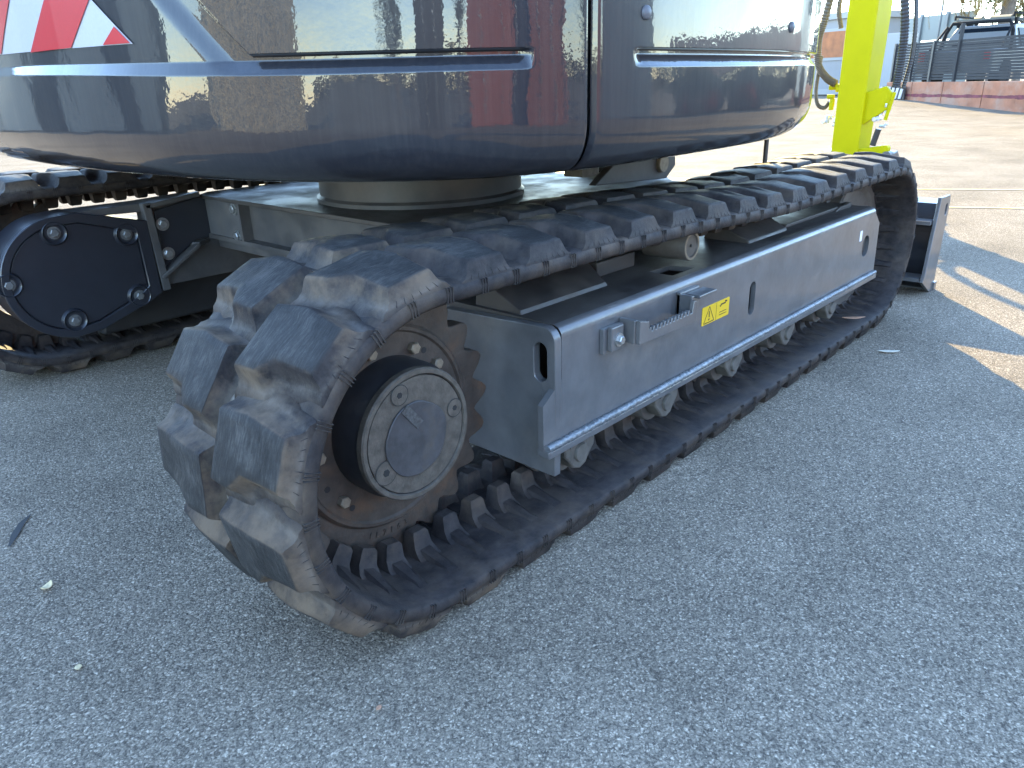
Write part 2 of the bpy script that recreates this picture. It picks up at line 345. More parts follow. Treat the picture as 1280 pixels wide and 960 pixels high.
seg = np.linalg.norm(np.roll(TP, -1, 0)-TP, axis=1); CUM = np.concatenate([[0], np.cumsum(seg)]); PER = CUM[-1]
TPC = np.vstack([TP, TP[:1]])
def tp(u):
    u %= PER
    def q(u_): u_ %= PER; return np.array([np.interp(u_, CUM, TPC[:, 0]), np.interp(u_, CUM, TPC[:, 1])])
    p = q(u); t = q(u+.012)-q(u-.012); t /= np.linalg.norm(t)
    return p, t, np.array([-t[1], t[0]])
def tmat(u, y=0):
    p, t, nn = tp(u)
    return Matrix(((t[0], 0, nn[0], p[0]), (0, 1, 0, y), (t[1], 0, nn[1], p[1]), (0, 0, 0, 1)))
NL = 40; PITCH = PER/NL
# carcass
sec = [(.004, -.026), (-.002, -.020), (-.003, -.010), (0, -.001), (.005, .003), (.03, .005), (.10, .004), (.19, .001), (.21, .001), (.30, .004), (.37, .005), (.395, .003), (.40, -.001), (.403, -.010), (.402, -.020), (.396, -.026), (.33, -.030), (.25, -.030), (.15, -.030), (.07, -.030)]
car = MB(); nr = 400; k = len(sec)
for i in range(nr):
    p, t, nn = tp(PER*i/nr)
    ph = (i*NL*2/nr) % 1
    dust = []
    for (v, h) in sec:
        hh = h
        car.v.append((p[0]+nn[0]*hh, v, p[1]+nn[1]*hh))
        car.attr.append((.25 if h > .002 and .02 < v < .38 else 0, .55 if h > -.002 else .3, .8*(1 if .185 < v < .215 else 0)))
for i in range(nr):
    for j in range(k):
        a, b_, c, d_ = i*k+j, i*k+(j+1) % k, ((i+1) % nr)*k+(j+1) % k, ((i+1) % nr)*k+j
        car.f.append((a, b_, c, d_))
CARME = car.mesh('rubber_track', RUBBER, 50, attr=True)
# tread lug
TOP = [(-.035, .013), (.041, .013), (.053, .10), (.045, .180), (-.066, .180), (-.065, .122), (-.037, .095)]
def offset(poly, dd):
    n = len(poly); out = []
    for i in range(n):
        p0, p1, p2 = [Vector(poly[(i+q) % n]) for q in (-1, 0, 1)]
        e1 = (p1-p0).normalized(); e2 = (p2-p1).normalized()
        n1 = Vector((e1.y, -e1.x)); n2 = Vector((e2.y, -e2.x)); b_ = (n1+n2).normalized(); s_ = dd/max(.5, b_.dot(n1))
        out.append(p1+b_*s_)
    return out
def dens(poly, m=4):
    out = []
    for i in range(len(poly)):
        a, b_ = Vector(poly[i]), Vector(poly[(i+1) % len(poly)])
        out += [tuple(a.lerp(b_, j/m)) for j in range(m)]
    return out
def lug_mesh(seed, mirror, dust=1.):
    rnd = random.Random(seed); mb = MB()
    base = [(a+rnd.uniform(-.0015, .0015), b_+rnd.uniform(-.0015, .0015)) for a, b_ in TOP]
    rings = [(.040, -.006, 0, .3, .0), (.031, .0042, 0, .45, .12), (.021, .0085, 0, .7, .3), (.0125, .018, 0, .9, .12), (.0050, .037, .0, 1., .0), (.0014, .0425, .15, 1, 0), (-.0020, .0446, .9, .4, 0), (-.014, .0456, 1, 0, 0)]
    nn = None
    for q, (of_, h, w_, dq, pl) in enumerate(rings):
        pl_ = dens(offset(base, of_)); nn = len(pl_)
        for i, (u, v) in enumerate(pl_):
            # outer end runs straight down to the rim line
            if v < .04 and of_ > .01: u *= 1-.10*of_/.04
            tt = min(1, max(0, h/.046)); vmin = .001+.012*tt-(.0 if of_ > 0 else of_)
            v = max(v, vmin if v < .06 else v); v = min(v, .178+.45*max(0, of_)) if of_ > 0 else v
            hh = h-(.011*(1-smooth01(.010, .11, v))*tt)-(.004*smooth01(.13, .19, v)*tt)
            hh += .0012*noise.noise(Vector((u*60, v*60, seed*3.1))) if h > .006 else 0
            y = (W-v) if mirror else v
            mb.v.append((u, y, hh)); mb.attr.append((w_, dq*dust, pl*dust))
    for q in range(len(rings)-1):
        for i in range(nn):
            mb.f.append((q*nn+i, q*nn+(i+1) % nn, (q+1)*nn+(i+1) % nn, (q+1)*nn+i))
    mb.f.append(tuple((len(rings)-1)*nn+i for i in range(nn)))
    for q in range(6):
        u0 = -.024+.0105*q; p = [(u0*1.02, .0145, .0335), (u0*1.25, .0085, .018), (u0*1.6, .0015, .0035)]
        if mirror: p = [(a, W-b_, c) for a, b_, c in p]
        o_ = len(mb.v); mb.tube(p, .0006, 4); mb.attr[o_:] = [(0, .05, 0)]*(len(mb.v)-o_)
    return mb.mesh('tread_lug', RUBBER, 45, attr=True)
LUGN = [lug_mesh(s, False) for s in range(4)]; LUGF = [lug_mesh(10+s, True) for s in range(4)]
LUGNC = [lug_mesh(s, False, .3) for s in range(4)]; LUGFC = [lug_mesh(10+s, True, .4) for s in range(4)]
# guide lug on the inner face (a pair of horns on each link, one moulding)
gl = MB()
for sg in (-1, 1):
    def vv(q): return .2+sg*q
    def ring(u0, u1, q0, q1, h): return [(-u0, vv(q0), h), (u1, vv(q0), h), (u1, vv(q1), h), (-u0, vv(q1), h)]
    rs = [ring(.027, .027, .024, .095, -.026), ring(.024, .024, .026, .075, -.036), ring(.021, .021, .028, .064, -.048), ring(.018, .018, .030, .059, -.072), ring(.014, .014, .034, .055, -.077)]
    o = len(gl.v)
    for q, rg in enumerate(rs):
        gl.v += rg; gl.attr += [(0, .25 if q < 3 else .6, 0)]*4
    for q in range(4):
        for i in range(4): gl.f.append((o+q*4+i, o+q*4+(i+1) % 4, o+(q+1)*4+(i+1) % 4, o+(q+1)*4+i))
    gl.f.append((o+16, o+17, o+18, o+19))
    # low foot ramp running outward
    o = len(gl.v)
    f0 = [(-.020, vv(.05), -.029), (.020, vv(.05), -.029), (.012, vv(.150), -.029), (-.012, vv(.150), -.029)]
    f1 = [(-.012, vv(.055), -.046), (.012, vv(.055), -.046), (.006, vv(.135), -.0315), (-.006, vv(.135), -.0315)]
    gl.v += f0+f1; gl.attr += [(0, .2, 0)]*8
    gl.f += [(o, o+1, o+5, o+4), (o+1, o+2, o+6, o+5), (o+2, o+3, o+7, o+6), (o+3, o, o+4, o+7), (o+4, o+5, o+6, o+7)]
gl.box(-.012, .012, .120, .280, -.034, -.024)
GUIDE = gl.mesh('guide_lug', RUBBER, 40, attr=True)
# mould ribs on the rim faces, and slits over the sprocket windows
rib = MB(); slit = MB()
for i in range(NL*2):
    for q in (-.006, 0, .006):
        mt = tmat(PER*i/(NL*2)+q)
        rib.box(-.0008, .0008, -.0037, .004, -.024, .0012, mt)
PH = .09
win = MB()
for i in range(NL*2):
    mt = tmat(PITCH*i/2+PH+PITCH/4); rv = random.Random(i); n_ = 14
    rings_ = [(.024, .030, .0015), (.020, .025, .0062), (.013, .016, .0098), (.006, .008, .0106)]
    vs_ = [mt @ Vector((ru*math.cos(6.2832*q/n_)*(1+.08*math.sin(3*q+i)), .2+rv_*math.sin(6.2832*q/n_), h)) for ru, rv_, h in rings_ for q in range(n_)]
    win.add(vs_, [(a*n_+q, a*n_+(q+1) % n_, (a+1)*n_+(q+1) % n_, (a+1)*n_+q) for a in range(3) for q in range(n_)]+[tuple(3*n_+q for q in range(n_))], [(0, .4, (0, .5, 1, 1)[a]) for a in range(4) for q in range(n_)])
    dv = rv.uniform(-.002, .002)
    slit.add([mt @ Vector(p) for p in ((-.0014, .195+dv, .0112), (.0006, .189+dv, .0104), (.0020, .195+dv, .0112), (.0026, .201+dv, .0112), (.0012, .211+dv, .0104), (-.0012, .204+dv, .0112))], [(0, 1, 2, 3, 4, 5)])
def make_track(y, phase, dz=0):
    root = link('rubber_track', CARME, None, Matrix.Translation((0, y, dz))); ex(root)
    for i in range(NL):
        for (bank, clean, uu) in ((LUGN[i % 4], LUGNC[i % 4], PITCH*i+phase), (LUGF[(i*3) % 4], LUGFC[(i*3) % 4], PITCH*(i+.5)+phase)):
            link('tread_lug', bank if tp(uu)[0][0] < .85 else clean, root, tmat(uu))
    for i in range(NL*2):
        link('guide_lug', GUIDE, root, tmat(PITCH*i/2+phase+PITCH/4))
    rib.attr = [(.35, .35, .0)]*len(rib.v); r_ = rib.build('mould_rib', RUBBER, root, 0, attr=True) if y < 1 else link('mould_rib', RIBME, root)
    tag(r_, kind='stuff')
    return root, r_
tr, ro = make_track(Y0, PH); RIBME = ro.data
YL = 2.84
make_track(YL, PH+.05, .012)
wn_ = win.build('sprocket_window', RUBBER, tr, 60, attr=True); tag(wn_, kind='stuff')
sl = slit.build('sprocket_slit', DARK, tr, 0); tag(sl, kind='stuff')

# ---- sprockets
def sprocket(y):
    """y: centre plane of the teeth"""
    c = (.76, .344); nt_ = 21; pr = []
    for i in range(nt_*10):
        a = 2*math.pi*i/(nt_*10); ph = (i % 10)/10
        r = .228+.034*(abs(math.cos(math.pi*ph))**1.6)
        pr.append((c[0]+r*math.cos(a), c[1]+r*math.sin(a)))
    pr_in = [(c[0]+.15*math.cos(2*math.pi*i/40), c[1]+.15*math.sin(2*math.pi*i/40)) for i in range(40)]
    s = plate('sprocket', pr, [pr_in], y-.02, y+.02, 'xz', RUST, None, .004); ex(s)
    return s
sp = sprocket(1.053)
C3 = (.76, 0, .348)
fl = MB(); fl.lathe([(.12, 1.028), (.180, 1.028), (.184, 1.024), (.190, 1.024), (.196, 1.030), (.196, 1.06), (.12, 1.06)], C3, 'y', 64)
fl.build('sprocket_flange', RUST, sp)
for i, ad in enumerate((63, 37, 221, 100, 141, 180, 318)):
    a = R(ad); b = MB(); hexbolt(b, (C3[0]+.154*math.cos(a), 1.028, C3[2]+.154*math.sin(a)), 'y', .0115, .011, False); b.build('flange_bolt', BOLTD, sp, 30)
for ad in (52, 205, 232, 120):
    a = R(ad); b = MB(); b.lathe([(0, 0), (.006, 0), (.006, -.0006), (0, -.0006)], (C3[0]+.158*math.cos(a), 1.028, C3[2]+.158*math.sin(a)), 'y', 10); b.build('tapped_hole', DARK, sp)
# final drive hub
HC = (.765, 0, .356)
hb = MB(); hb.lathe([(.128, 1.03), (.128, .985), (.121, .975), (.121, .957), (.118, .953), (.111, .953), (.109, .957)], HC, 'y', 72); HB = ex(hb.build('final_drive_hub', HUBD))
lip = MB(); lip.lathe([(.1225, .964), (.1225, .952), (.120, .949), (.113, .949), (.111, .952), (.111, .958)], HC, 'y', 72); lip.build('hub_rim', DUST, HB)
cp = MB(); cp.lathe([(0, .951), (.06, .9512), (.1085, .9515), (.1095, .954), (.1095, .97)], HC, 'y', 72); cp.build('hub_cover', DUST, HB, 30)
# raised clean boss with a flat cut corner
pts = []
for i in range(64):
    a = 2*math.pi*i/64; r = .070*(1+.05*noise.noise(Vector((math.cos(a)*1.5, math.sin(a)*1.5, 2))))
    x = r*math.cos(a)-.004; z = r*math.sin(a)-.006
    pts.append((HC[0]+x, HC[2]+z))
bs = MB(); bs.prism(pts, .9515, .9475, 'xz'); bs.build('cover_boss', CLEAN, HB, 30, bevel=.0015)
mb = MB(); mtx = Matrix.Translation((HC[0]-.012, .9468, HC[2]+.04)) @ Matrix.Rotation(R(52), 4, 'Y')
mb.box(-.026, .026, -.0012, .001, -.009, .009, mtx); mb.build('maker_plate', mat('worn_plate', (.10, .10, .10), .35, metal=.5, noise_amt=.5, noise_scale=160), HB, 0)
for (dx, dz, r) in ((-.034, .088, .0175), (.092, .022, .0165), (-.078, -.046, .022)):
    c = (HC[0]+dx*.98, 0, HC[2]+dz*.98)
    b = MB(); b.lathe([(0, .9495), (r, .9495), (r+.0015, .952), (r+.0015, .96)], c, 'y', 28); pl_ = b.build('drain_plug', DUST, HB, 30)
    b = MB(); b.lathe([(r+.0001, .9497), (r+.0016, .9497)], c, 'y', 28, False); b.build('plug_seam', DARK, pl_, 0)
    b = MB(); b.lathe([(0, .9489), (r*.32, .9489), (r*.34, .9498)], c, 'y', 6); b.build('plug_socket', DARK, pl_, 0)
def text(name, body, size, mtx, m, parent, ext=.0006):
    cu = bpy.data.curves.new(name, 'FONT'); cu.body = body; cu.size = size; cu.extrude = ext; cu.align_x = 'CENTER'; cu.align_y = 'CENTER'
    o = bpy.data.objects.new(name, cu); col.objects.link(o)
    dg = bpy.context.evaluated_depsgraph_get(); me = bpy.data.meshes.new_from_object(o.evaluated_get(dg)); bpy.data.objects.remove(o)
    me.materials.clear(); me.materials.append(m)
    return link(name, me, parent, mtx)
# cast number on the sprocket web
for i, ch in enumerate('1L7163'):
    a = R(-107+i*4.6); p = Vector((C3[0]+.214*math.cos(a), 1.0325, C3[2]+.214*math.sin(a)))
    text('cast_digit', ch, .017, Matrix.Translation(p) @ Matrix.Rotation(R(90), 4, 'X') @ Matrix.Rotation(a+R(90), 4, 'Z'), RUST, sp, .0012)
# far (left) track drive: cover with rim on its inner face
YC = 2.655
def arc_pts(cx, cz, r, a0, a1, n): return [(cx+r*math.cos(R(a0+(a1-a0)*i/n)), cz+r*math.sin(R(a0+(a1-a0)*i/n))) for i in range(n+1)]
cov = arc_pts(.775, .392, .168, 100, 262, 24)+[(.83, .235), (.96, .285), (1.008, .318), (1.005, .498), (.985, .512), (.83, .560)]
ocov = arc_pts(.775, .392, .194, 98, 264, 26)+[(.84, .206), (1.0, .262), (1.048, .285), (1.045, .535), (.83, .590)]
rim = plate('drive_guard', ocov, [], YC+.004, YC+.14, 'xz', COVER, None, .006); ex(rim)
rim2 = plate('guard_rim', ocov, [offset2 for offset2 in cov], YC-.022, YC+.004, 'xz', XPAINT, rim, .004) if False else plate('guard_rim', ocov, [cov], YC-.012, YC+.0045, 'xz', COVER, rim, .003)
cov_in = [(.775+(a-.775)*.985, .392+(b-.392)*.985) for a, b in cov]
cplate = plate('drive_cover', cov_in, [], YC-.004, YC+.003, 'xz', COVER, rim, .002)
for (x, z) in ((.601, .402), (.759, .537), (.972, .500), (.972, .290), (.757, .254)):
    b = MB(); b.lathe([(.026, YC-.006), (.034, YC-.014), (.040, YC-.006), (.041, YC+.001)], (x, 0, z), 'y', 28, a0=R(0), a1=R(360)); r_ = b.build('bolt_recess', COVER, rim, 40)
    b = MB(); hexbolt(b, (x, YC-.005, z), 'y', .0135, .011); b.build('cover_bolt', BOLTG, rim, 30)
sp2 = sprocket(YL+.2)

# ---- right track frame
FY = .885
far_edge = [(2.851, .468), (2.905, .425), (2.918, .244)]
side = [(1.088, .466)]+[(1.088, .377), (1.030, .337), (1.030, .240), (2.918, .240), (2.905, .425), (2.852, .466)]
fr = plate('track_frame', side, [rrect(1.917, .362, .036, .094, .0178), rrect(2.79, .360, .062, .075, .03)], FY, FY+.014, 'xz', PAINT); ex(fr)
# bent top corner + top plate with the slot
bd = MB(); na = 8; rb = .022
prf = [(FY+rb-rb*math.cos(R(90*i/na)), .466+rb*math.sin(R(90*i/na))) for i in range(na+1)]
bd.add([(x, y, z) for x in (1.088, 2.852) for y, z in prf], [(i, i+1, na+2+i, na+1+i) for i in range(na)])
bd.build('bent_corner', PAINT, fr, 60)
plate('frame_top', [(1.088, FY+rb), (2.852, FY+rb), (2.852, 1.215), (1.088, 1.215)], [[(1.568, .930), (1.672, .930), (1.655, .992), (1.568, .997)]], .476, .488, 'xy', PAINTD, fr)
ib = MB(); ib.box(1.095, 2.85, 1.19, 1.212, .20, .475); ib.build('frame_inner_side', PAINTD, fr, 0)
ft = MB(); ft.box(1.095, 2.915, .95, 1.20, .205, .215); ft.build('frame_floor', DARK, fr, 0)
fp = [(1.205, .165), (1.205, .476)]+[(.913-.03*math.sin(R(9*i)), .458+.03*math.cos(R(9*i))) for i in range(0, 11)]+[(.883, .377), (.887, .165)]
fpl = plate('front_plate', fp, [rrect(.922, .412, .034, .082, .0168)], 1.066, 1.086, 'yz', PAINT, fr, .002)
wl = MB(); wl.box(1.032, 2.916, FY-.013, FY+.02, .222, .239); wl.build('lower_flange', PAINT, fr, 0, bevel=.003)
bead = MB(); rnd = random.Random(3); pts = []; rr = []
n_ = 380
for i in range(n_+1):
    x = 1.034+(2.914-1.034)*i/n_; pts.append((x, FY-.006+rnd.uniform(-.0006, .0006), .243+rnd.uniform(-.0008, .0008))); rr.append(.0085+.0008*math.sin(i*2.1)+rnd.uniform(-.0005, .0005))
bead.tube(pts, rr, 8); bead.build('weld_bead', WELD, fr, 60)
# lifting ear thickness + sloped mud plates
for (xa, xb, ya, yb, zt) in ((1.10, 1.40, 1.0, 1.135, .552), (2.02, 2.27, .955, 1.10, .548)):
    mb = MB(); mb.add([(xa, ya, .488), (xb, ya, .488), (xb+.06, yb, .488), (xa, yb, .488), (xa, ya+.004, .496), (xb-.002, ya+.004, .496), (xb+.04, yb-.01, zt), (xa, yb-.01, zt)],
           [(0, 1, 5, 4), (4, 5, 6, 7), (1, 2, 6, 5), (2, 3, 7, 6), (3, 0, 4, 7)])
    mb.build('mud_plate', PAINTD, fr, 0, bevel=.003)
mb = MB(); mb.prism([(2.30, .50), (2.84, .50), (2.852, .488), (2.29, .488)], .97, 1.19, 'xz'); mb.build('tensioner_lid', PAINTD, fr, 0, bevel=.003)
mb = MB(); mb.box(1.44, 1.60, 1.06, 1.16, .488, .525); mb.box(1.47, 1.62, 1.08, 1.14, .525, .55); mb.build('roller_bracket', PAINTD, fr, 0, bevel=.004)
# left track frame (mostly hidden), drawn out low and rearward to block sunlit gaps
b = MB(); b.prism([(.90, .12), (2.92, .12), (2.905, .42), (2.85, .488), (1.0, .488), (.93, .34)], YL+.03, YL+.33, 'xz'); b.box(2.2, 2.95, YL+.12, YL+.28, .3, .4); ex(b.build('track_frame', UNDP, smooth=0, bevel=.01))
b = MB(); b.lathe([(.05, YL+.15), (.25, YL+.15), (.25, YL+.25), (.05, YL+.25)], (2.964, 0, .331), 'y', 48); ex(b.build('idler_wheel', ROLLERD, smooth=30))
# upper roller
ur = MB(); ur.lathe([(0, .955), (.027, .955), (.029, .951), (.036, .951), (.038, .954), (.038, 1.08), (.02, 1.085), (.02, 1.14)], (1.69, 0, .537), 'y', 32); UR = ex(ur.build('upper_roller', ROLLERD))
b = MB(); b.lathe([(0, .953), (.004, .953), (.004, .957)], (1.69, 0, .537), 'y', 12); b.build('roller_plug', DARK, UR)
b = MB(); b.lathe([(.0295, .9502), (.0355, .9502)], (1.69, 0, .537), 'y', 32, False); b.build('roller_rim', BOLTD, UR, 0)
# lower rollers
for i in range(6):
    x = 1.176+.354*i
    if x > 2.85: break
    b = MB(); b.prism([(x-.052, .226), (x-.052, .178)]+[(x-.034*math.cos(R(t)), .168-.034*math.sin(R(t))) for t in (20, 50, 90, 130, 160)]+[(x+.052, .178), (x+.052, .226)], .905, .945, 'xz'); lr = ex(b.build('lower_roller', ROLLER, smooth=30, bevel=.004))
    b = MB(); b.lathe([(0, .898), (.020, .898), (.022, .902), (.022, .91)], (x, 0, .176), 'y', 24); b.build('roller_shaft_end', ROLLER, lr, 30, bevel=0)
    b = MB(); b.lathe([(.05, .948), (.052, .952), (.052, 1.0), (.07, 1.005), (.07, 1.02), (.052, 1.022), (.052, 1.085), (.07, 1.087), (.07, 1.1), (.052, 1.105), (.052, 1.16)], (x, 0, .168), 'y', 28); b.build('roller_wheel', ROLLERD, lr, 30)
    b = MB(); b.lathe([(0, 0), (.008, 0), (.008, -.008), (0, -.008)], (x-.037, .905, .206), 'y', 6); b.build('roller_bolt', ROLLER, lr, 0)
# idler
idl = MB(); idl.lathe([(.05, 1.0), (.19, 1.0), (.205, .99), (.235, .99), (.240, .996), (.240, 1.03), (.252, 1.035), (.252, 1.07), (.24, 1.075), (.24, 1.11), (.19, 1.11), (.05, 1.105)], (2.964, 0, .331), 'y', 72); ID = ex(idl.build('idler_wheel', ROLLERD, smooth=30))
b = MB(); b.lathe([(0, .98), (.05, .98), (.055, .985), (.055, 1.12), (0, 1.12)], (2.964, 0, .331), 'y', 32); b.build('idler_hub', HUBD, ID, 30)
for yy in (.962, 1.12):
    b = MB(); b.prism([(2.60, .22), (2.60, .47), (2.72, .50), (2.80, .50), (3.02, .39), (3.02, .27)], yy, yy+.022, 'xz'); b.build('idler_fork', PAINTD, ID, 0, bevel=.003)
# step iron with serrated bar
SB = .832
st = MB(); outl = [(1.284, .460), (1.284, .408)]+[(1.50, .401), (1.520, .404), (1.520, .452), (1.506, .455)]
teeth = []
x = 1.495
while x > 1.335:
    teeth += [(x, .428), (x-.005, .428), (x-.0075, .437), (x-.0115, .437)]; x -= .0145
outl += [(1.500, .428)]+teeth+[(1.322, .428), (1.318, .452)]
st.prism(outl, SB, SB+.011, 'xz'); STP = st.build('step_iron', PAINT, fr, 0, bevel=.0015)
b = MB(); b.box(1.280, 1.291, SB+.011, FY-.001, .408, .460); b.build('step_web', PAINT, STP, 0, bevel=.002)
b = MB(); b.box(1.512, 1.524, SB+.011, FY-.001, .410, .462); b.build('step_web', PAINT, STP, 0, bevel=.002)
b = MB(); b.box(1.212, 1.30, FY-.012, FY-.0005, .396, .452); b.build('step_base', PAINT, STP, 0, bevel=.002)
b = MB(); b.box(1.512, 1.60, FY-.012, FY-.0005, .412, .466); b.build('step_base', PAINT, STP, 0, bevel=.002)
b = MB(); b.box(1.222, 1.264, FY-.026, FY-.0125, .402, .456); b.build('step_mount', PAINT, STP, 0, bevel=.003)
b = MB(); hexbolt(b, (1.246, FY-.026, .425), 'y', .010, .009); b.build('step_bolt', ZINC, STP, 30)
b = MB(); b.box(1.535, 1.615, FY-.05, FY-.0125, .452, .460); b.build('step_lug', PAINT, STP, 0, bevel=.002)
# warning sticker
b = MB(); b.prism(rrect(1.712, .373, .140, .048, .004), FY-.0012, FY-.0002, 'xz'); sk = b.build('warning_sticker', STICK, fr, 0)
def line(mb, p, q, w_, y):
    p = Vector((p[0], 0, p[1])); q = Vector((q[0], 0, q[1])); dv = (q-p).normalized(); nv = Vector((-dv.z, 0, dv.x))*w_/2
    mb.add([Vector((v.x, y, v.z)) for v in (p-nv, q-nv, q+nv, p+nv)], [(0, 1, 2, 3)])
b = MB(); yy = FY-.0016
for p, q in (((1.651, .353), (1.703, .353)), ((1.703, .353), (1.677, .394)), ((1.677, .394), (1.651, .353))): line(b, p, q, .0022, yy)
line(b, (1.677, .382), (1.677, .366), .004, yy-.0002); line(b, (1.674, .360), (1.680, .360), .004, yy)
line(b, (1.713, .350), (1.713, .396), .0016, yy)
line(b, (1.735, .386), (1.762, .386), .004, yy); line(b, (1.757, .391), (1.768, .389), .004, yy-.0002); line(b, (1.731, .382), (1.738, .384), .004, yy-.0003)
for z in (.366, .359): line(b, (1.730, z), (1.768, z), .0018, yy)
b.build('warning_pictogram', BLACK, sk, 0, fix=False)
b = MB(); b.prism(rrect(2.727, .405, .02, .036, .003), FY-.0012, FY-.0002, 'xz'); b.build('white_label', mat('white_label', (.7, .7, .7), .5), fr, 0)

# ---- centre frame (car body) with legs
CX, CY_ = 1.70, 1.985
ZT = .592
top = [(1.262, 1.62), (1.262, 2.70), (1.05, 2.66), (1.05, 2.74), (1.30, 2.80), (2.35, 2.80), (2.50, 2.62), (2.50, 1.35), (1.9, 1.20), (1.45, 1.215)]
hole = [(1.40+.022*math.cos(a), 2.02+.022*math.sin(a)) for a in [2*math.pi*i/16 for i in range(16)]]
cf = plate('centre_frame', [(1.262, 1.62), (1.262, 2.69), (1.32, 2.74), (2.40, 2.74), (2.50, 2.62), (2.50, 1.35), (1.95, 1.215), (1.45, 1.215)], [hole], ZT-.014, ZT, 'xy', PAINTD, None, .002); ex(cf)
b = MB(); b.box(1.30, 2.45, 1.45, 2.68, .40, ZT-.0145); b.build('frame_box', XPAINT, cf, 0, bevel=.004)
b = MB(); b.prism([(1.262, .455), (1.262, .440), (2.45, .440), (2.45, .455)], 1.50, 2.69, 'xz'); b.build('lower_flange', XPAINT, cf, 0)
# rear web plates: step from recessed web to bolted cover
b = MB(); b.prism([(2.432, .452), (2.432, .585), (2.70, .583), (2.70, .442)], 1.270, 1.278, 'yz'); ac = b.build('access_cover', PAINT, cf, 0, bevel=.002)  # lighter paint on this half stands in for mirrored sunlit ground
b = MB(); b.prism([(1.27, .583), (1.232, .586), (1.085, .560), (1.085, .365), (1.215, .442), (1.27, .442)], 2.668, 2.676, 'xz'); b.build('access_cover', COVER, cf, 0, bevel=.002)
for p, ax in (((1.270, 2.467, .558), 'x'), ((1.270, 2.467, .467), 'x')):
    b = MB(); hexbolt(b, p, ax, .0145, .01); b.build('cover_bolt', ZINC, cf, 30)
for p in ((1.104, 2.668, .512), (1.104, 2.668, .410)):
    b = MB(); hexbolt(b, p, 'y', .0155, .01); b.build('cover_bolt', ZINC, cf, 30)
# lips of the leg box
def bar(mb, a, b_, wd, hd, dirw):
    a = Vector(a); b_ = Vector(b_); t = (b_-a).normalized(); s_ = (Vector(dirw)-t*Vector(dirw).dot(t)).normalized(); u = t.cross(s_)
    vs = [p+s_*i*wd/2+u*j*hd/2 for p in (a, b_) for i in (-1, 1) for j in (-1, 1)]
    mb.add(vs, [(0, 1, 3, 2), (4, 6, 7, 5), (0, 4, 5, 1), (2, 3, 7, 6), (0, 2, 6, 4), (1, 5, 7, 3)])
b = MB(); bar(b, (1.05, 2.66, .578), (1.245, 2.66, .599), .03, .016, (0, 1, 0)); bar(b, (1.055, 2.66, .59), (1.068, 2.66, .29), .03, .028, (0, 1, 0)); bar(b, (1.06, 2.66, .335), (1.212, 2.66, .428), .04, .014, (0, 1, 0)); bar(b, (1.20, 2.66, .428), (1.262, 2.70, .430), .04, .014, (0, 1, 0))
b.build('leg_lip', XPAINT, cf, 0, bevel=.003)
b = MB(); b.box(1.262, 1.30, 2.418, 2.428, .455, .578); b.build('web_stiffener', XPAINT, cf, 0)
b = MB(); b.prism([(.80, .588), (1.06, .588), (1.26, .596), (1.26, .575), (1.06, .56), (.80, .57)], 2.676, 2.79, 'xz'); b.build('leg_top', XPAINT, cf, 0, bevel=.003)
b = MB(); b.box(1.05, 1.60, 2.68, 2.73, .30, .58); b.build('leg_box', XPAINT, cf, 0)
b = MB(); b.prism([(1.30, .50), (1.60, .50), (2.3, .50), (2.3, .30), (1.3, .30)], 1.215, 1.50, 'xz'); b.build('right_leg', XPAINT, cf, 0, bevel=.004)
# swing bearing
b = MB(); b.lathe([(.345, ZT), (.345, ZT+.012), (.335, ZT+.02), (.335, .668), (.352, .668), (.352, .70)], (CX, CY_, 0), 'z', 96); ex(b.build('swing_bearing', XPAINT, smooth=30))

# ---- dozer blade
bl = MB(); prof = [(3.72, .41), (3.640, .40), (3.600, .30), (3.595, .20), (3.62, .10), (3.67, .02), (3.70, .02), (3.65, .10), (3.63, .20), (3.635, .30), (3.68, .385), (3.73, .395)]
bl.prism(prof, .87, 3.12, 'xz'); BL = ex(bl.build('dozer_blade', COVER, smooth=30))
for y in (.856, 3.12):
    plate('blade_end', [(3.565, .435), (3.70, .432), (3.715, .405), (3.706, .30), (3.682, .008), (3.655, .006), (3.50, .085), (3.52, .12)], [rrect(3.668, .375, .03, .05, .0145)], y, y+.014, 'xz', PAINT, BL, .002)
b = MB(); b.box(3.668, 3.70, .848, 3.14, .0, .055); b.build('cutting_edge', PAINT, BL, 0, bevel=.002)
b = MB(); b.box(3.52, 3.60, .872, 3.118, .325, .34); b.box(3.50, 3.60, .872, 3.118, .085, .10); b.build('blade_rib', PAINT, BL, 0)
for y in (1.55, 2.38):
    b = MB(); b.prism([(2.4, .42), (2.4, .30), (3.0, .16), (3.6, .14), (3.6, .28), (3.0, .30)], y, y+.07, 'xz'); b.build('blade_arm', XPAINT, BL, 0, bevel=.006)
b = MB(); b.tube([(2.35, 1.985, .5), (2.95, 1.985, .38)], .055, 20); b.tube([(2.95, 1.985, .38), (3.55, 1.985, .26)], .03, 16); b.build('blade_cylinder', XPAINT, BL, 40)

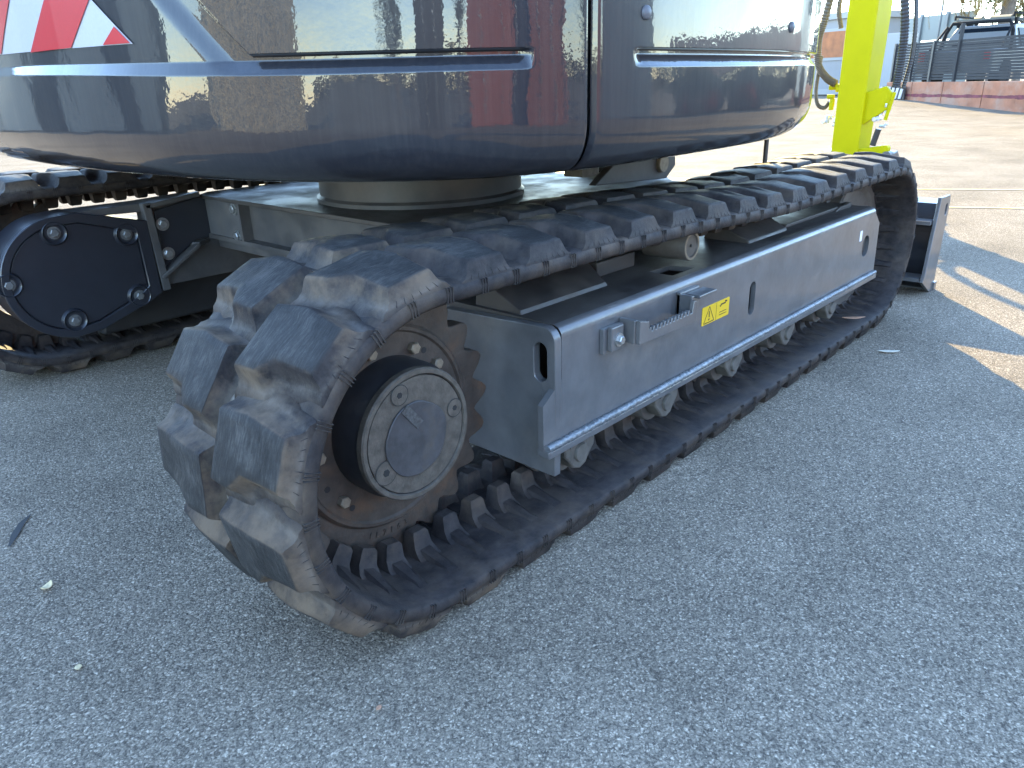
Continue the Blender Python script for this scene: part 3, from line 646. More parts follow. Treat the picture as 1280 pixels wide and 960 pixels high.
# ---- upper body shell
outl = [(2.80, 1.9), (2.775, 1.45), (2.70, 1.21), (2.60, 1.09), (2.45, 1.0), (2.28, .935), (2.03, .872), (1.73, .850), (1.386, .850), (1.23, .862), (1.10, .892), (.985, .945), (.875, 1.03), (.775, 1.17), (.695, 1.37), (.640, 1.64), (.612, 2.04), (.620, 2.45), (.650, 2.80), (.72, 3.0), (.90, 3.11), (1.3, 3.13), (2.4, 3.12), (2.72, 2.95), (2.80, 2.5)]
def closed_spline(pts, m=40):
    P = [np.array(p) for p in pts]; n = len(P); out = []
    for i in range(n):
        p0, p1, p2, p3 = P[i-1], P[i], P[(i+1) % n], P[(i+2) % n]
        for j in range(m):
            t = j/m; out.append(.5*((2*p1)+(-p0+p2)*t+(2*p0-5*p1+4*p2-p3)*t*t+(-p0+3*p1-3*p2+p3)*t**3))
    return np.array(out)
raw = closed_spline(outl)
for _ in range(30): raw = .5*raw+.25*(np.roll(raw, 1, 0)+np.roll(raw, -1, 0))
sl_ = np.linalg.norm(np.roll(raw, -1, 0)-raw, axis=1); SC = np.concatenate([[0], np.cumsum(sl_)]); SP = SC[-1]; RC = np.vstack([raw, raw[:1]])
def op(s):
    def q(s_): s_ %= SP; return np.array([np.interp(s_, SC, RC[:, 0]), np.interp(s_, SC, RC[:, 1])])
    p = q(s); t = q(s+.02)-q(s-.02); t /= np.linalg.norm(t); n = np.array([-t[1], t[0]])
    if np.dot(n, p-np.array([1.75, 2.0])) < 0: n = -n
    return p, n
def s_at(x, y): i = ((raw-np.array([x, y]))**2).sum(1).argmin(); return SC[i]
ZB = .768
def inset(z):
    H_, A, n = .095, .08, 2.1
    if z < ZB+H_:
        t = max(0, (z-ZB)/H_); return A*(1-(max(0, 1-(1-t)**n))**(1/n))
    return 0
S_SEAM = s_at(1.165, .874); S_G0 = s_at(1.045, .91); S_G1 = s_at(1.275, .855)
def zc(y): return .9695+.026*smooth01(1.0, 2.3, y)
def disp(s, p, z):
    """recessed crease line, slanted pillar and chevron recess"""
    y = p[1]; g_ = z-zc(y if s > S_SEAM else .9); D = .016; dd = 0
    slope = min(1, max(0, (g_+.017)/.021))
    lip = 1-smooth01(.011, .0155, g_)
    if s < S_SEAM:                                   # right panel
        m_ = smooth01(S_G1+.004, S_G1-.02, s); dd = D*slope*lip*m_
    else:
        m_ = smooth01(S_G0-.004, S_G0+.02, s)
        yg = 1.285+1.04*(z-.995); a = (y-yg)*.69; CHD = .008
        if a < .004:
            dd = D*slope*m_*max(lip, smooth01(-.003, .003, a))
        else:
            q = D+(CHD-D)*smooth01(.03, .075, a)
            if g_ < .011: q = max(q, 0)
            dd = slope*q
    return dd
def shell(name, s0, s1, ns, z1, m, parent=None, zb=ZB):
    zs = [zb+.25*(i/34)**1.6 for i in range(0, 34)]; zs = [z for z in zs if z < .935]
    zs += list(np.arange(.936, 1.03, .002))+list(np.arange(1.032, 1.13, .004))+list(np.linspace(1.132, z1, 20))
    ss = list(np.linspace(s0, s1, ns))
    if s0 > S_SEAM: ss = sorted(set(ss+list(np.linspace(s_at(.80, 1.13), s_at(.63, 1.72), 240)))); ns = len(ss)
    mb = MB(); rows = len(zs)
    for s in ss:
        p, n = op(s)
        e = min(abs(s-s0), abs(s-s1)); ed = .012*(1-min(1, e/.012))**2      # rolled panel edges at the seam
        for z0 in zs:
            z = z0+((zc(p[1])-.9695)*smooth01(.84, .93, z0)*(1-smooth01(1.3, 1.45, z0)) if s > S_SEAM else 0)
            tp_ = .02*smooth01(z1-.03, z1, z0)
            q = p-n*(inset(z)+disp(s, p, z)+ed+tp_); mb.v.append((q[0], q[1], z))
    for i in range(ns-1):
        for j in range(rows-1): mb.f.append((i*rows+j, (i+1)*rows+j, (i+1)*rows+j+1, i*rows+j+1))
    mb.attr = [(0, 0, 0)]*len(mb.v)
    o = mb.build(name, m, parent, 38)
    return o, mb
L1 = s_at(.9, 3.11)
cw, mbw = shell('counterweight', S_SEAM+.004, L1, 640, 1.5, GLOSS); ex(cw)
S_F = s_at(2.79, 1.75)
sp_, mbp = shell('side_panel', S_SEAM-.004, S_F, 300, 1.145, GLOSS); ex(sp_)
# underside and top decks
def deck(name, s0, s1, z, ins, m, parent=None, extra=None, th=.02):
    pts = []
    for s in np.linspace(s0, s1, 80):
        p, n = op(s); q = p-n*ins; pts.append((q[0], q[1]))
    if extra: pts += extra
    mb = MB(); mb.prism(pts, z, z+th, 'xy'); return mb.build(name, m, parent, 30)
UND = mat('underside_paint', (.025, .025, .028), .6, noise_amt=.2)
d_ = deck('body_underside', 0, SP*.9999, ZB, .0802, UND); ex(d_)
d_ = deck('panel_lid', S_SEAM-.01, S_F, 1.152, -.006, GLOSS, None, [(2.2, 1.75), (1.3, 1.75)], .035); bev(d_, .01, 3); ex(d_)
d_ = deck('engine_hood', S_SEAM+.01, L1, 1.498, .02, GLOSS, None, [(1.4, 3.0), (1.55, 1.2)], .05); bev(d_, .02, 3); ex(d_)
b = MB(); b.box(.95, 1.55, 1.3, 2.8, ZB+.02, 1.45); ex(b.build('engine_bulkhead', UND, smooth=0))
b = MB(); b.box(1.2, 2.55, 1.12, 1.75, ZB+.021, 1.13); ex(b.build('tool_box', UND, smooth=0))
# seam strip: dark gap backing
b = MB()
for ds in (-.02, .02):
    p, n = op(S_SEAM+ds)
    for z in [ZB+.01+i*(1.44-ZB)/30 for i in range(31)]:
        q = p-n*(inset(z)+.03); b.v.append((q[0], q[1], z))
for i in range(30): b.f.append((i, 31+i, 32+i, i+1))
b.attr = [(0, 0, 0)]*len(b.v); ex(b.build('seam_gap', DARK, smooth=30))
# grommets
GR = mat('grey_plug', (.09, .09, .10), .5)
for (x, y, z, r) in ((1.30, .855, 1.043, .0125), (1.945, .86, 1.037, .0125)):
    p, n = op(s_at(x, y)); q = Vector((p[0]+n[0]*.001, p[1]+n[1]*.001, z)); rot = Vector((n[0], n[1], 0)).to_track_quat('Z', 'Y').to_matrix().to_4x4()
    b = MB(); b.lathe([(0, .006), (r*.7, .005), (r, .002), (r*1.05, -.01)], (0, 0, 0), 'z', 24)
    b.v = [tuple(Matrix.Translation(q) @ rot @ Vector(v)) for v in b.v]; ex(b.build('rubber_plug', GR, smooth=50))
# chevron board in the recess
def on_recess(y, z, off):
    s = SRY(y); p, n = op(s); q = p-n*(inset(z)+.008-off); return (q[0], q[1], z)
_ry = [(SC[i], raw[i][1]) for i in range(len(raw)) if raw[i][0] < .80 and 1.1 < raw[i][1] < 2.95]
_ry.sort(key=lambda a: a[1])
def SRY(y): return float(np.interp(y, [a[1] for a in _ry], [a[0] for a in _ry]))
def patch(poly_l, poly_r, off, m, name, parent, nz=14, ny=8):
    """between two (y,z) border lines, bottom to top"""
    mb = MB()
    for i in range(nz+1):
        t = i/nz; a = Vector(poly_l[0]).lerp(Vector(poly_l[1]), t); c = Vector(poly_r[0]).lerp(Vector(poly_r[1]), t)
        for j in range(ny+1):
            q = a.lerp(c, j/ny); mb.v.append(on_recess(q.x, q.y, off))
    for i in range(nz):
        for j in range(ny): mb.f.append((i*(ny+1)+j, i*(ny+1)+j+1, (i+1)*(ny+1)+j+1, (i+1)*(ny+1)+j))
    mb.attr = [(0, 0, 0)]*len(mb.v)
    return mb.build(name, m, parent, 60)
zt = 1.24; kz = -.62
cb = patch([(1.56, 1.018), (1.56+1.35*(zt-1.018), zt)], [(2.86, 1.035), (2.86, zt)], .0025, WHITER, 'chevron_board', None, 16, 40); ex(cb)
def stripe(ya, yb, z0=1.0185, z1=zt):
    patch([(ya, z0+.0), (ya-1.45*(z1-z0), z1)], [(yb, z0), (yb-1.45*(z1-z0), z1)], .0045, RED, 'chevron_stripe', cb)
stripe(1.79, 2.0, 1.022); stripe(2.20, 2.41, 1.028); stripe(2.60, 2.80, 1.032)
patch([(1.565, 1.0195), (1.607, 1.0495)], [(1.66, 1.0205), (1.6075, 1.050)], .0045, RED, 'chevron_stripe', cb, 8, 4)
# under-body details seen through the gap
b = MB(); b.prism([(1.98, .62), (2.26, .775), (2.44, .775), (2.46, .64), (2.40, .60)], 1.47, 1.50, 'xz'); bk = ex(b.build('boom_foot_plate', XPAINT, smooth=0, bevel=.003))
b = MB(); b.lathe([(0, 1.455), (.028, 1.455), (.03, 1.458), (.03, 1.47)], (2.36, 0, .655), 'y', 24); b.build('pivot_pin', BOLTD, bk, 30)
b = MB(); b.tube([(2.56, 1.62, .60), (2.56, 1.95, .60)], .05, 20); b.build('pivot_boss', HUBD, bk, 40)
b = MB(); b.tube([(2.60, 1.2, .80), (2.60, 1.2, .62)], .008, 10); ex(b.build('drain_hose', HOSE, smooth=40))
b = MB(); b.box(1.86, 1.93, 1.43, 1.50, .66, .70); b.tube([(1.96, 1.47, .66), (1.96, 1.47, .70)], .022, 14); ex(b.build('swing_fitting', ROLLER, smooth=30))
# cab + boom (above the frame, they throw the long shadow)
b = MB(); b.box(1.45, 2.62, 2.08, 3.02, 1.14, 1.36); cab = ex(b.build('cab', GLOSS, smooth=0, bevel=.02))
b = MB(); b.box(1.45, 2.62, 2.08, 3.02, 2.42, 2.52); b.build('cab_roof', GLOSS, cab, 0, bevel=.03)
for x in (1.47, 2.55):
    for y in (2.09, 2.95):
        b = MB(); b.box(x, x+.06, y, y+.06, 1.36, 2.42); b.build('cab_pillar', GLOSS, cab, 0)
for (x0, x1, y0, y1) in ((1.53, 2.55, 2.11, 2.118), (1.53, 2.55, 2.98, 2.988), (1.49, 1.498, 2.15, 2.95), (2.58, 2.588, 2.15, 2.95)):
    b = MB(); b.box(x0, x1, y0, y1, 1.36, 2.42); b.build('cab_window', GLASS, cab, 0)
b = MB()
bm = [((2.62, .98), (2.62, 1.25)), ((3.2, 1.95), (3.0, 2.1)), ((4.2, 2.75), (4.1, 3.05)), ((5.5, 2.35), (5.6, 2.62)), ((5.95, 2.2), (5.98, 2.4))]
lo = [p[0] for p in bm]; hi = [p[1] for p in bm]
b.prism(lo+hi[::-1], 1.90, 2.10, 'xz'); boom = ex(b.build('boom', LIME, smooth=0, bevel=.015))
b = MB(); b.box(2.5, 2.9, 1.85, 2.15, .72, 1.2); b.build('boom_foot', LIME, boom, 0, bevel=.02)
# dipper arm: boxed section hanging upright
AXX = 5.78
b = MB(); b.add([(AXX, 1.985, .10), (AXX, 2.172, .10), (AXX+.24, 2.172, .10), (AXX+.24, 1.985, .10), (AXX-.02, 1.965, 2.5), (AXX-.02, 2.17, 2.5), (AXX+.32, 2.17, 2.5), (AXX+.32, 1.965, 2.5)], [(0, 1, 2, 3), (4, 7, 6, 5), (0, 4, 5, 1), (1, 5, 6, 2), (2, 6, 7, 3), (3, 7, 4, 0)])
arm = ex(b.build('dipper_arm', LIME, smooth=0, bevel=.012))
# hoses beside the arm
def hose(pts, r, m, ribs=True, n=10):
    P = closed = [np.array(p) for p in pts]; out = []
    P = [2*P[0]-P[1]]+P+[2*P[-1]-P[-2]]
    for j in range(1, len(P)-2):
        for i in range(24):
            t = i/24; p0, p1, p2, p3 = P[j-1:j+3]; out.append(.5*((2*p1)+(-p0+p2)*t+(2*p0-5*p1+4*p2-p3)*t*t+(-p0+3*p1-3*p2+p3)*t**3))
    out.append(P[-2]); rr = [r*(1.08 if i % 2 else .9) for i in range(len(out))] if ribs else r
    mb = MB(); mb.tube(out, rr, n); o = mb.build('hydraulic_hose', m, arm, 30 if ribs else 60); return o
hose([(5.80, 1.86, 1.55), (5.80, 1.80, 1.25), (5.80, 1.785, 1.02), (5.82, 1.80, .83)], .026, HOSE)
hose([(5.86, 1.80, 1.55), (5.84, 1.745, 1.25), (5.84, 1.735, 1.02), (5.84, 1.76, .82)], .014, HOSE)
hose([(5.80, 2.28, 1.60), (5.80, 2.33, 1.30), (5.80, 2.36, 1.15), (5.80, 2.34, .99), (5.80, 2.27, .90), (5.80, 2.20, .86)], .026, HOSEB)
hose([(5.82, 2.22, 1.60), (5.82, 2.25, 1.36), (5.82, 2.22, 1.22)], .016, HOSEB)
hose([(5.82, 2.335, 1.05), (5.82, 2.345, .92), (5.82, 2.345, .80), (5.82, 2.32, .72), (5.82, 2.27, .70), (5.82, 2.24, .74)], .014, HOSEB)
def blob(name, c, r, m, parent, seed, n=10):
    rnd = random.Random(seed); mb = MB()
    for i in range(n):
        q = Vector(c)+Vector((rnd.uniform(-1, 1)*r[0], rnd.uniform(-1, 1)*r[1], rnd.uniform(-1, 1)*r[2])); s = rnd.uniform(.3, .6)*min(r)
        mb.lathe([(0, -s*1.5), (s, -s*1.5), (s, s*1.5), (0, s*1.5)], q, rnd.choice('xyz'), rnd.choice((6, 8, 12)))
    return mb.build(name, m, parent, 30, bevel=.002)
b = MB(); b.prism([(1.99, .58), (1.99, .80), (1.86, .84), (1.80, .78), (1.82, .70)], AXX+.03, AXX+.07, 'yz'); b.build('hose_bracket', LIME, arm, 0, bevel=.006)
blob('valve_block', (AXX+.06, 1.87, .76), (.05, .05, .07), LIME, arm, 2)
blob('valve_block', (AXX+.06, 2.215, .76), (.04, .035, .10), LIME, arm, 3)
blob('stop_valve', (AXX+.05, 1.865, .60), (.03, .05, .04), SILVER, arm, 4, 8)
blob('stop_valve', (AXX+.05, 1.85, .70), (.02, .03, .04), SILVER, arm, 9, 5)
blob('stop_valve', (AXX+.05, 2.225, .60), (.03, .04, .035), SILVER, arm, 5, 8)
b = MB(); b.tube([(AXX+.03, 1.80, .80), (AXX+.03, 1.835, .62)], .012, 10); b.build('steel_pipe', LIME, arm, 40)
b = MB(); b.tube([(AXX+.03, 1.87, .56), (AXX+.03, 1.895, .45)], .02, 10); b.build('steel_pipe', HOSE, arm, 40)
b = MB(); b.prism([(1.99, .33), (1.99, .425), (1.80, .455), (1.785, .44), (1.785, .36), (1.80, .34)], AXX+.02, AXX+.08, 'yz'); b.build('link_lug', LIME, arm, 0, bevel=.006)
b = MB(); b.lathe([(.010, AXX+.01), (.03, AXX+.01), (.03, AXX+.09)], (0, 1.79, .385), 'x', 20); b.build('link_pin', BOLTG, arm, 30)
b = MB(); b.prism([(-.05, .36), (.30, .40), (.62, .16), (.55, .0), (.02, .0)], 1.80, 2.30, 'xz', Matrix.Translation((AXX, 0, 0))); b.build('bucket', PAINT, arm, 0, bevel=.01)

# ------------------------------------------------------------------ things on the ground
LEAF = mat('dry_leaf', (.62, .50, .28), .6, noise_amt=.3, noise_scale=60); LEAFR = mat('brown_leaf', (.50, .27, .16), .6, noise_amt=.3, noise_scale=60); LEAFG = mat('pale_gum_leaf', (.58, .52, .40), .6, noise_amt=.25, noise_scale=60)
def leaf(loc, ln, wd, rz, curl, m, label):
    mb = MB(); n = 8
    for i in range(n+1):
        t = i/n; ww = wd*math.sin(math.pi*min(.98, max(.02, t)))**.8; a = (t-.5)*curl
        x = (math.sin(a)/curl if abs(curl) > .01 else (t-.5))*ln; z = (1-math.cos(a))/max(.3, abs(curl))*ln
        mb.v += [(x, -ww/2, z+.002+ww*.12), (x, 0, z+.001), (x, ww/2, z+.002+ww*.12)]
    for i in range(n):
        for j in range(2): mb.f.append((i*3+j, i*3+j+1, (i+1)*3+j+1, (i+1)*3+j))
    mb.attr = [(0, 0, 0)]*len(mb.v)
    o = mb.build('leaf', m, None, 60); o.location = (loc[0], loc[1], loc[2]+(GZ if loc[2] < .01 else 0)); o.rotation_euler = (0, 0, rz); so_ = o.modifiers.new('thick', 'SOLIDIFY'); so_.thickness = .0008
    tag(o, label, 'leaf', 'dry leaves on the ground'); return o
leaf((.272, 1.546, .001), .034, .018, .5, 2.4, LEAF, 'curled pale yellow leaf lying alone on the grey asphalt at left')
leaf((.23, 1.256, .001), .015, .012, 1.2, 1.0, LEAF, 'tiny tan leaf scrap on the asphalt below the curled leaf')
leaf((2.707, .73, .001), .075, .022, -.95, .5, LEAFG, 'long pale leaf on the shaded asphalt beside the near track')
leaf((2.79, .89, .0905), .085, .024, -.85, .5, LEAFR, 'reddish brown leaf lying on the inner belt of the near track')
leaf((.514, .792, .001), .012, .008, .3, .6, LEAFR, 'tiny brown leaf scrap on asphalt near the bottom of the picture')
# cracked scar in the asphalt
b = MB(); pts = [(.268, 1.775), (.292, 1.82), (.318, 1.862), (.345, 1.89)]
for i, (x, y) in enumerate(pts):
    wd = (.002, .006, .005, .001)[i]; b.v += [(x-wd, y+wd, GZ+.003), (x+wd, y-wd, GZ+.003)]
for i in range(3): b.f.append((2*i, 2*i+1, 2*i+3, 2*i+2))
b.attr = [(0, 0, 0)]*8
tag(b.build('ground_crack', mat('crack_tar', (.03, .03, .03), .8), smooth=0), kind='structure')

# ------------------------------------------------------------------ background yard
WA = Vector((20.17, 3.55, 0)); WDIR = Vector((math.cos(R(50)), math.sin(R(50)), 0)); WN = Vector((WDIR.y, -WDIR.x, 0))   # WN points away from the camera side? fixed below
if WN.dot(Vector((0, 0, 0))-WA) > 0: WN = -WN
WM = Matrix(((WDIR.x, WN.x, 0, WA.x), (WDIR.y, WN.y, 0, WA.y), (0, 0, 1, 0), (0, 0, 0, 1)))       # local: x along wall, y away, z up
def wbox(mb, x0, x1, y0, y1, z0, z1): return mb.box(x0, x1, y0, y1, z0, z1, WM)
WALLM = mat('painted_terracotta_block', (.30, .125, .07), .85, noise_amt=.25, noise_scale=3, bump=.004, bump_scale=25, dirt=(.30, .20, .15), dirt_scale=1.8, dirt_lo=.45, dirt_hi=.7)
BAND = mat('purple_red_band', (.14, .03, .04), .8, noise_amt=.5, noise_scale=5)
RW = empty('retaining_wall', WA, 'low terracotta painted concrete wall under the grey slat fence', 'wall')
RWI = Matrix.Translation(-WA)
def under(o, root): o.parent = root; o.matrix_parent_inverse = Matrix.Translation(-Vector(root.location)); return o
cuts = [-6, -3.4, -1.0, 1.38, 2.81, 4.05, 5.2]
for i in range(len(cuts)-1):
    b = MB(); wbox(b, cuts[i]+.012, cuts[i+1]-.012, 0, .25, .0, .335); under(b.build('wall_block', WALLM, smooth=0, bevel=.006), RW)
    b = MB(); wbox(b, cuts[i]+.012, cuts[i+1]-.012, .004, .25, .345, .66); under(b.build('wall_block', WALLM, smooth=0, bevel=.006), RW)
    b = MB(); n_ = 30
    for q in range(n_):
        xa = cuts[i]+.02+(cuts[i+1]-cuts[i]-.04)*q/n_; xb = cuts[i]+.02+(cuts[i+1]-cuts[i]-.04)*(q+1)/n_
        z = .338+.02*noise.noise(Vector((xa*2, 3, 1))); hh = .03+.03*abs(noise.noise(Vector((xa*3, 9, 1)))); wbox(b, xa, xb, -.003, .003, z-hh, z+hh)
    under(b.build('wall_stain', BAND, smooth=0), RW)
b = MB(); wbox(b, -5.98, 5.18, .02, .24, 0, .658); under(b.build('wall_core', mat('wall_joint', (.12, .09, .08), .9), smooth=0), RW)
b = MB(); wbox(b, -6, 5.19, .255, 12, .0, .38); tag(b.build('yard_fill', ASPHALT, smooth=0), kind='structure')
FEN = mat('grey_fence_slat', (.040, .041, .044), .7, spec=.12, noise_amt=.12, noise_scale=3); POST = mat('dark_fence_post', (.025, .026, .03), .5, noise_amt=.1)
FE = empty('slat_fence', WA+Vector((0, 0, .66)), 'grey horizontal slat fence standing on the terracotta wall', 'fence')
pst = [-5.9, -3, -.2, 2.58, 3.53, 4.33, 5.14]
for i in range(len(pst)-1):
    n_ = 14; zt0 = zt1 = 1.60
    for q in range(n_):
        t = (q+.5)/n_; b = MB()
        z0 = .70+(zt0-.70)*t; z1 = .70+(zt1-.70)*t; hh = .026 if i > 2 else .0285
        a = [(pst[i]+.03, .10, z0), (pst[i+1]-.03, .10, z1)]
        vs = [WM @ Vector((x, y, z+s*hh)) for (x, _, z) in a for y in (.10, .118) for s in (-1, 1)]
        b.add(vs, [(0, 1, 3, 2), (4, 6, 7, 5), (0, 4, 5, 1), (2, 3, 7, 6), (0, 2, 6, 4), (1, 5, 7, 3)])
        under(b.build('slat', FEN, smooth=0), FE)
for i, x in enumerate(pst):
    b = MB(); wbox(b, x-.035, x+.035, .06, .13, .662, (1.95 if abs(x-2.58) < .1 else 1.63)); under(b.build('fence_post', POST if i != 3 else FEN, smooth=0, bevel=.004), FE)
# gentle ramp rising to the wall's left end
b = MB(); ns_, nr_ = 40, 14
def ramp_z(x, y):
    h = .048*max(0, min(x, 5.4)); h *= 1-smooth01(6, 10, x)
    return h*(1-smooth01(0, 5.5, -y))*(1-smooth01(3, 12, y))-.02*smooth01(4.9, 5.5, -y)-.02*smooth01(10, 12, y)-.02*(1-smooth01(-2, -1.2, x))-.02*smooth01(10, 11, x)+.006+GZ
for i in range(ns_+1):
    for j in range(nr_*2+1):
        x = -2+13*i/ns_; y = -5.6+17.6*j/(nr_*2); v = WM @ Vector((x, y, 0)); b.v.append((v.x, v.y, ramp_z(x, y))); b.attr.append((0, 0, 0))
for i in range(ns_):
    for j in range(nr_*2): b.f.append((i*(nr_*2+1)+j, i*(nr_*2+1)+j+1, (i+1)*(nr_*2+1)+j+1, (i+1)*(nr_*2+1)+j))
tag(b.build('ground_ramp', ASPHALT, smooth=80), kind='structure')
# hazard board leaning at the wall end
HZ = empty('hazard_board', WM @ Vector((4.7, -.3, .2)), 'low white board with slanted dark stripes leaning at the end of the terracotta wall', 'board')
WB = mat('white_board', (.34, .35, .37), .5, noise_amt=.1)
b = MB(); wbox(b, 4.15, 5.3, -.12, -.08, .24, .56); under(b.build('board_back', POST, smooth=0), HZ)
for i in range(6):
    x = 4.17+i*.19; b = MB(); b.add([WM @ Vector(p) for p in ((x+.08, -.125, .25), (x+.19, -.125, .25), (x+.11, -.125, .55), (x, -.125, .55), (x+.08, -.15, .25), (x+.19, -.15, .25), (x+.11, -.15, .55), (x, -.15, .55))], [(0, 1, 2, 3), (7, 6, 5, 4), (0, 4, 5, 1), (1, 5, 6, 2), (2, 6, 7, 3), (3, 7, 4, 0)])
    under(b.build('board_stripe', WB, smooth=0), HZ)
# pickup behind the fence (tail towards the camera, seen over the slats)
UT = empty('pickup_truck', WM @ Vector((3.5, .55, .38)), 'silver pickup with roof rack and snorkel parked behind the slat fence', 'pickup')
UM = WM @ Matrix.Translation((3.5, .65, .38)) @ Matrix.Rotation(R(-33), 4, 'Z')
CARP = mat('silver_car_paint', (.12, .118, .112), .4, coat=.1, noise_amt=.03); TRIM = mat('black_trim', (.012, .012, .013), .8, spec=.1); RACK = mat('rack_alloy', (.10, .10, .09), .6, metal=.2)
def upart(mb, name, m, parent=None, bevel=.0, smooth=30):
    mb.v = [tuple(UM @ Vector(v)) for v in mb.v]; o = mb.build(name, m, None, smooth, bevel=bevel)
    if parent is None: under(o, UT)
    else: o.parent = parent; o.matrix_parent_inverse = parent.matrix_parent_inverse.copy() if False else Matrix.Identity(4)
    return o
# local frame: x across (right +), y forward (away), z up
def sect(y, z0, z1, w0, w1): return [(-w0, y, z0), (w0, y, z0), (w1, y, z1), (-w1, y, z1)]
b = MB(); S_ = [sect(0, .45, 1.02, .9, .9), sect(1.55, .45, 1.02, .92, .92), sect(3.6, .45, 1.05, .92, .9), sect(4.9, .5, .95, .86, .8)]
for q in S_: b.v += q
for i in range(3):
    for j in range(4): b.f.append((i*4+j, i*4+(j+1) % 4, (i+1)*4+(j+1) % 4, (i+1)*4+j))
b.f += [(0, 1, 2, 3), (12, 13, 14, 15)]; b.attr = [(0, 0, 0)]*16; upart(b, 'body', CARP, bevel=.05)
b = MB(); S_ = [sect(1.55, 1.02, 1.30, .88, .82), sect(1.75, 1.02, 1.62, .88, .68), sect(2.9, 1.02, 1.64, .88, .68), sect(3.7, 1.02, 1.06, .86, .84)]
for q in S_: b.v += q
for i in range(3):
    for j in range(4): b.f.append((i*4+j, i*4+(j+1) % 4, (i+1)*4+(j+1) % 4, (i+1)*4+j))
b.f += [(0, 1, 2, 3), (12, 13, 14, 15)]; b.attr = [(0, 0, 0)]*16; upart(b, 'cabin', CARP, bevel=.05)
b = MB(); b.add([(-.70, 1.545, 1.12), (.70, 1.545, 1.12), (.60, 1.70, 1.55), (-.60, 1.70, 1.55), (-.70, 1.525, 1.12), (.70, 1.525, 1.12), (.60, 1.68, 1.55), (-.60, 1.68, 1.55)], [(4, 5, 6, 7), (0, 1, 5, 4), (1, 2, 6, 5), (2, 3, 7, 6), (3, 0, 4, 7), (3, 2, 1, 0)]); upart(b, 'rear_window', GLASS)
for sg in (-1, 1):
    for (ya, yb) in ((1.85, 2.45), (2.52, 3.2)):
        b = MB(); b.add([(sg*.875, ya, 1.08), (sg*.875, yb+.15, 1.08), (sg*.72, yb, 1.52), (sg*.72, ya+.05, 1.52), (sg*.89, ya, 1.08), (sg*.89, yb+.15, 1.08), (sg*.735, yb, 1.52), (sg*.735, ya+.05, 1.52)], [(4, 5, 6, 7), (0, 1, 5, 4), (1, 2, 6, 5), (2, 3, 7, 6), (3, 0, 4, 7)]); upart(b, 'side_window', GLASS)
b = MB(); b.tube([(-.86, 1.2, 1.02), (-.80, 1.32, 1.45), (-.68, 1.36, 1.68), (.68, 1.36, 1.68), (.80, 1.32, 1.45), (.86, 1.2, 1.02)], .045, 10); upart(b, 'sports_bar', TRIM, smooth=60)
b = MB(); b.tube([(-.86, .6, 1.03), (-.78, 1.3, 1.6)], .03, 8); b.tube([(.86, .6, 1.03), (.78, 1.3, 1.6)], .03, 8); upart(b, 'bar_brace', TRIM, smooth=60)
for q in range(5):
    b = MB(); y = 1.55+q*.4; b.box(-.68, .68, y, y+.05, 1.74, 1.775); upart(b, 'rack_bar', RACK)
for sg in (-1, 1):
    b = MB(); b.tube([(sg*.7, 1.5, 1.77), (sg*.7, 1.5, 1.86), (sg*.7, 3.3, 1.86), (sg*.7, 3.3, 1.77)], .025, 8); upart(b, 'rack_rail', TRIM, smooth=60)
    for y in (1.7, 2.9): b = MB(); b.box(sg*.69-.03, sg*.69+.03, y, y+.1, 1.60, 1.76); upart(b, 'rack_foot', TRIM)
b = MB(); b.tube([(-.5, 2.0, 1.80), (.2, 2.6, 1.84)], .05, 8); b.tube([(.1, 1.7, 1.80), (.5, 2.3, 1.83)], .04, 8); upart(b, 'rack_load', mat('load_tan', (.08, .07, .05), .7))
b = MB(); b.tube([(.92, 3.7, 1.0), (.88, 3.1, 1.5), (.88, 3.0, 1.66)], .045, 8); b.box(.82, .94, 2.93, 3.1, 1.64, 1.80); upart(b, 'snorkel', TRIM, smooth=50)
for sg in (-1, 1):
    for y in (.95, 3.95): b = MB(); b.lathe([(0, sg*.93), (.22, sg*.93), (.24, sg*.95), (.38, sg*.94), (.40, sg*.90), (.40, sg*.70), (0, sg*.70)], (0, y, .40), 'x', 24); upart(b, 'wheel', TRIM)
    b = MB(); b.box(sg*.78-.07, sg*.78+.07, -.03, .02, .75, .98); upart(b, 'tail_light', RED)
# white site office
OFW = mat('white_office_panel', (.19, .20, .22), .5, noise_amt=.06, noise_scale=2); OFT = mat('office_trim', (.24, .25, .26), .5)
OP = Vector((35.1, 13.0, 0)); od = Vector((-.31, -.95, 0)).normalized()
OM = Matrix(((od.x, -od.y, 0, OP.x), (od.y, od.x, 0, OP.y), (0, 0, 1, 0), (0, 0, 0, 1)))
face = OM @ Vector((0, 1, 0))-OP
if face.dot(-OP) > 0: OM = OM @ Matrix.Diagonal((1, -1, 1, 1))
OF = empty('site_office', OP, 'white portable site office with orange window behind the lime arm', 'office building')
def obox(name, m, x0, x1, y0, y1, z0, z1, parent=None, bevel=.0):
    b = MB(); b.box(x0, x1, y0, y1, z0, z1, OM); return under(b.build(name, m, smooth=0, bevel=bevel), OF)
obox('wall', OFW, -3.6, .6, 0, 2.5, .08, 3.05)
obox('roof', OFT, -3.75, .75, -.15, 2.6, 3.05, 3.3)
obox('base', POST, -3.6, .6, .05, 2.45, 0, .08)
obox('skirting', OFT, -3.62, .62, -.03, .0, .08, .30)
obox('corner_trim', OFT, -3.66, -3.45, -.04, .0, .3, 3.05)
obox('window_frame', OFT, -2.45, .30, -.06, .0, 1.45, 2.70)
obox('window', mat('orange_window', (.26, .085, .025), .5, noise_amt=.3, noise_scale=2.5), -2.3, .15, -.08, -.055, 1.57, 2.58)  # orange with random tone over the whole pane
